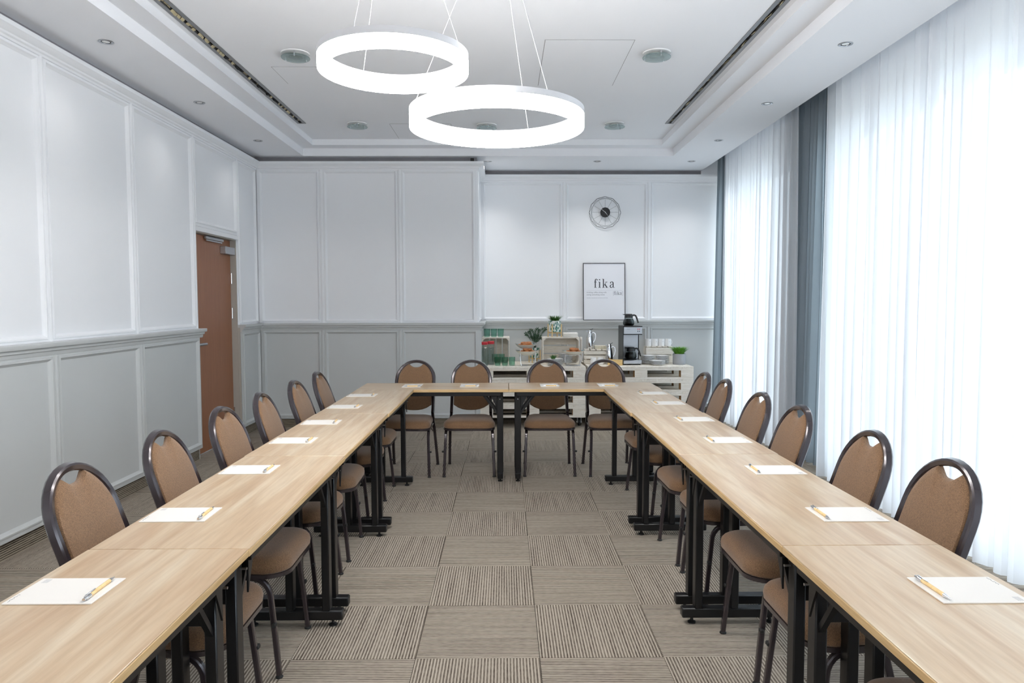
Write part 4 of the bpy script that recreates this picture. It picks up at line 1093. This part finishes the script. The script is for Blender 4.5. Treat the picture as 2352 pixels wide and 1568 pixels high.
# ------------------------------------------------------------------ MUGS
def mug():
    root = thing('mug', '', 'mug', (0, 0, 0), 0, 'white mugs in a row')
    fixn(MB().lathe([(0, 0), (.034, 0), (.037, .003), (.0392, .088), (.0368, .088), (.034, .008), (0, .006)], 28).build('cup', MT['white'], root))
    MB().tube([(.03, .012, .068), (.05, .02, .064), (.054, .022, .042), (.046, .018, .022), (.032, .012, .018)], .0045, 8).build('handle', MT['white'], root)
    MB().tube([(.012 + .004 * math.cos(a), -.0372, .055 + .004 * math.sin(a)) for a in [k * .6 for k in range(10)]], .0007, 4).build('mark', MT['inkm'], root)
    return root
m0 = mug()
for i, (x, l) in enumerate(((1.612, 'first from the coffee machine'), (1.692, 'second from the coffee machine'), (1.772, 'third from the coffee machine'), (1.852, 'nearest the curtains'))):
    loc = (x, 8.66, CT + .1965); l = 'white mug on the slatted rack, ' + l
    if i == 0: m0.location = loc; m0['label'] = l
    else: dup(m0, loc, 0, l)
# ------------------------------------------------------------------ COFFEE MACHINE
cm = thing('coffee_machine', 'tall steel filter coffee machine with a black side on the pallet counter', 'coffee machine', (1.352, 8.44, CT))
MB().box(-.108, .108, -.17, .17, .012, .055, 0, .004).build('base', MT['steel'], cm)
for sx in (-1, 1):
    for sy in (-1, 1): MB().lathe([(.012, 0), (.012, .012)], 12, (sx * .085, sy * .14, 0)).build('foot', MT['rubber'], cm)
MB().box(-.108, .108, .06, .17, .055, .36, 0, .004).build('column', MT['steel'], cm)
MB().box(-.115, -.108, -.17, .17, .012, .45, 0, .002).build('side_panel', MT['plastic'], cm); MB().box(.108, .113, .05, .17, .012, .45, 0, .002).build('side_panel', MT['plastic'], cm)
MB().box(-.108, .108, -.17, .17, .36, .445, 0, .004).build('head', MT['steel'], cm)
MB().box(-.110, .110, -.172, .172, .352, .361, 0, .002).build('head_trim', MT['plastic'], cm)
MB().box(-.112, .112, -.172, .172, .445, .455, 0, .003).build('top_plate', MT['plastic'], cm)
fixn(MB().lathe([(0, .055), (.066, .055), (.068, .060), (.066, .064), (0, .064)], 32, (0, -.05, 0)).build('hot_plate', MT['plastic'], cm))
for i, (x, z, mt_) in enumerate(((.058, .418, 'red'), (.078, .418, 'red'), (.058, .394, 'plastic'), (.078, .394, 'plastic'))): MB().box(x - .0045, x + .0045, -.174, -.17, z - .006, z + .006, 0, .001).build('switch', MT[mt_], cm)
pts = [(-.07 + .0022 * i, -.1715, .418 + .004 * math.sin(i * 1.3) + (.003 if i < 4 else 0)) for i in range(18)]
MB().tube(pts, .0008, 4).build('script_lettering', MT['inkm'], cm)
def pot(label, loc, rz=0):
    root = thing('coffee_pot', label, 'coffee pot', loc, rz, 'glass coffee pots')
    fixn(MB().lathe([(0, 0), (.055, 0), (.066, .012), (.070, .03), (.064, .060), (.050, .088), (.047, .098), (.0455, .098), (.048, .088), (.062, .06), (.068, .03), (.064, .013), (.054, .002), (0, .002)], 36).build('jug', MT['glass'], root))
    fixn(MB().lathe([(0, .003), (.053, .003), (.063, .014), (.0672, .03), (.0615, .06), (.051, .080), (0, .080)], 36).build('coffee', MT['coffee'], root))
    fixn(MB().lathe([(.0475, .090), (.050, .092), (.049, .112), (.044, .124), (.046, .130), (.040, .138), (0, .140)], 32).build('lid', MT['plastic'], root))
    MB().add([(-.040, -.018, .118), (-.040, .018, .118), (-.078, 0, .134), (-.040, -.018, .134), (-.040, .018, .134)], [(0, 1, 2), (3, 2, 4), (0, 2, 3), (1, 4, 2), (0, 3, 4, 1)]).build('spout', MT['plastic'], root)
    MB().sweep([(.040, 0, .118), (.062, 0, .124), (.080, 0, .118), (.094, 0, .09), (.106, 0, .05), (.112, 0, .030)], [(-.010, -.006), (.010, -.006), (.010, .006), (-.010, .006)], (0, 1, 0), scale=[1, 1, 1, 1, .95, .75]).build('handle', MT['plastic'], root)
    return root
pot('glass coffee pot standing on top of the coffee machine', (1.335, 8.46, CT + .455), R(-8)); pot('glass coffee pot on the hot plate of the coffee machine', (1.352, 8.39, CT + .064), R(-8))

# ------------------------------------------------------------------ CLOCK
ck = thing('wall_clock', 'round black wire wall clock with white hands on the white panel', 'clock', (1.107, YB2 - .002, 2.527))
def ringpts(r_, y, n=12, off=0): return [(r_ * math.sin(2 * PI * (i + off) / n), y, r_ * math.cos(2 * PI * (i + off) / n)) for i in range(n)]
ro, ri, rm = ringpts(.197, -.02), ringpts(.170, -.05), ringpts(.186, -.035, 12, .5)
wire = MB()
for P_ in (ro, ri):
    for i in range(12): wire.tube([P_[i], P_[(i + 1) % 12]], .0021 if P_ is ro else .0013, 5)
wire.build('outer_cage', MT['plastic'], ck)
wire = MB()
for i in range(12): wire.tube([ro[i], ri[(i + 1) % 12]], .0011, 5); wire.tube([ro[(i + 1) % 12], ri[i]], .0011, 5)
wire.build('cage_struts', MT['plastic'], ck)
for i in range(12): MB().tube([(ri[i][0] * .3, -.045, ri[i][2] * .3), ri[i]], .0011, 5).build('spoke', MT['plastic'], ck)
d_ = MB(); d_.T = lambda a, b, c: (a, -.052 + c, b); d_.lathe([(0, 0), (.060, 0), (.061, .003), (.061, .016), (0, .016)], 40); fixn(d_.build('dial', MT['plastic'], ck))
MB().box(-.02, .02, -.04, .002, -.02, .02).build('movement_box', MT['plastic'], ck, False)
def hand(ang, L_, back, w_):
    a = R(ang); dx, dz = math.sin(a), math.cos(a); nx, nz = dz, -dx
    MB().add([(-dx * back - nx * w_, -.056, -dz * back - nz * w_), (-dx * back + nx * w_, -.056, -dz * back + nz * w_), (dx * L_, -.056, dz * L_), (-dx * back - nx * w_, -.054, -dz * back - nz * w_), (-dx * back + nx * w_, -.054, -dz * back + nz * w_), (dx * L_, -.054, dz * L_)],
             [(0, 1, 2), (3, 5, 4), (0, 2, 5, 3), (1, 4, 5, 2), (0, 3, 4, 1)]).build('hand', MT['white'], ck, False)
hand(308, .115, .008, .0028); hand(142, .062, .008, .0034)

# ------------------------------------------------------------------ POSTER
po = thing('framed_poster', 'white fika poster in a thin black frame leaning on the chair rail', 'poster', (1.100, YB2 - .078, RZ + .002))
po.rotation_euler = (R(-4.2), 0, 0)
PW, PHt = .262, .712; fb = .007
MB().box(-PW, PW, 0, .016, 0, fb).box(-PW, PW, 0, .016, PHt - fb, PHt).box(-PW, -PW + fb, 0, .016, fb, PHt - fb).box(PW - fb, PW, 0, .016, fb, PHt - fb).build('frame', MT['plastic'], po, False)
MB().box(-PW + fb, PW - fb, .006, .014, fb, PHt - fb).build('print_sheet', plain('poster_paper', 'e6e8ee', .12, var=.005), po, False)
def glyph(strokes, ox, oz, s, mat, name):
    mb = MB()
    for st in strokes:
        if st[0] == 'd': _, x, z, r_ = st; mb.add([(ox + s * (x + r_ * math.cos(k * PI / 8)), .0055, oz + s * (z + r_ * math.sin(k * PI / 8))) for k in range(16)], [tuple(range(16))])
        elif st[0] == 'c':   # curved stroke with width list
            pts, ws = st[1], st[2]; vs = []
            for i, (x, z) in enumerate(pts):
                a = pts[max(i - 1, 0)]; b = pts[min(i + 1, len(pts) - 1)]; dx, dz = b[0] - a[0], b[1] - a[1]; L_ = math.hypot(dx, dz) or 1; nx, nz = -dz / L_, dx / L_; w_ = ws[i] / 2
                vs += [(ox + s * (x + nx * w_), .0054, oz + s * (z + nz * w_)), (ox + s * (x - nx * w_), .0054, oz + s * (z - nz * w_))]
            mb.add(vs, [(2 * i, 2 * i + 1, 2 * i + 3, 2 * i + 2) for i in range(len(pts) - 1)])
        else: mb.add([(ox + s * x, .0053, oz + s * z) for x, z in st[1]], [tuple(range(len(st[1])))])
    return mb.build(name, mat, po, False)
q = lambda *p: ('p', p)
bar = lambda x0, x1, z0, z1: q((x0, z0), (x1, z0), (x1, z1), (x0, z1))
def arc(cx, cz, rx, rz_, a0, a1, n=10): return [(cx + rx * math.cos(R(a0 + (a1 - a0) * i / n)), cz + rz_ * math.sin(R(a0 + (a1 - a0) * i / n))) for i in range(n + 1)]
GF = [bar(.10, .26, 0, 1.12), bar(0, .40, 0, .06), bar(0, .42, .86, .93), ('c', arc(.36, 1.10, .18, .28, 180, 60, 8), [.16, .16, .15, .13, .1, .08, .07, .06, .06]), ('d', .47, 1.24, .095)]
GI = [bar(.12, .28, 0, .93), bar(0, .40, 0, .06), bar(.0, .2, .87, .93), ('d', .20, 1.26, .095)]
GK = [bar(.12, .28, 0, 1.38), bar(0, .40, 0, .06), bar(0, .2, 1.32, 1.38), ('c', [(.28, .36), (.66, .88)], [.07, .07]), bar(.48, .84, .87, .93), ('c', [(.42, .56), (.74, .04)], [.17, .17]), bar(.5, .92, 0, .06)]
GA = [('d', .16, .76, .095), ('c', [(.10, .80)] + arc(.32, .70, .24, .24, 150, 0, 8) + [(.56, .2)], [.05, .05, .06, .07, .08, .10, .13, .15, .16, .16, .16]), ('c', [(.52, .56), (.30, .48), (.12, .36), (.08, .2), (.16, .06), (.30, .02), (.46, .10), (.54, .24)], [.06, .08, .13, .16, .15, .10, .07, .06]), ('c', [(.54, .2), (.60, .04), (.72, .02), (.80, .10)], [.15, .11, .07, .04])]
GB = [bar(.0, .06, -.3, 1.3), bar(0, .2, 1.24, 1.3), bar(0, .2, -.3, -.24)]; GBr = [bar(.14, .2, -.3, 1.3), bar(0, .2, 1.24, 1.3), bar(0, .2, -.3, -.24)]
GC = [('d', .1, .08, .08), ('d', .1, .7, .08)]
S = .079; Z0 = .405
for g, x in ((GF, -.128), (GI, -.076), (GK, -.028), (GA, .064)): glyph(g, x * 1.0 + .003, Z0, S, MT['ink'], 'lettering')
S2_ = .032; x = .113
for g, a in ((GB, .26), (GF, .52), (GI, .46), (GC, .26), (GK, .94), (GA, .82), (GBr, .2)): glyph(g, x, .316, S2_, MT['inkm'], 'lettering'); x += a * S2_ * 1.03
bar_o = MB().box(-.215, .222, .0052, .0056, .372, .3728).build('rule_line', MT['inkl'], po, False)
def words(txt, x, z, size, mat):
    cu = bpy.data.curves.new('lettering', 'FONT'); cu.body = txt; cu.size = size; cu.resolution_u = 2; cu.materials.append(mat)
    cu.space_character = 1.05
    t_ = bpy.data.objects.new('lettering', cu); col.objects.link(t_); bpy.context.view_layer.update()
    me = bpy.data.meshes.new_from_object(t_.evaluated_get(bpy.context.evaluated_depsgraph_get())); bpy.data.objects.remove(t_)
    o = bpy.data.objects.new('lettering', me); col.objects.link(o); o.parent = po; o.location = (x, .0053, z); o.rotation_euler = (R(90), 0, 0)
words('drinking coffee along with', -.220, .340, .0225, MT['inkm']); words('eating something sweet', -.220, .311, .0225, MT['inkm'])
mb = MB(); rr = random.Random(2); x = -.218
while x < .03:
    L_ = rr.uniform(.006, .02); mb.box(x, x + L_, .0052, .0055, .276, .2795); x += L_ + .004
mb.build('small_print', MT['inkl'], po, False)
# small black bracket on top of the moulding
bk = MB().box(-.515, -.475, YB1 - .07, YB1 - .03, CZ + .001, CZ + .036, 0, .003).build('black_bracket', MT['black']); tag(bk, 'small black bracket sitting on the white crown moulding by the step', 'bracket')
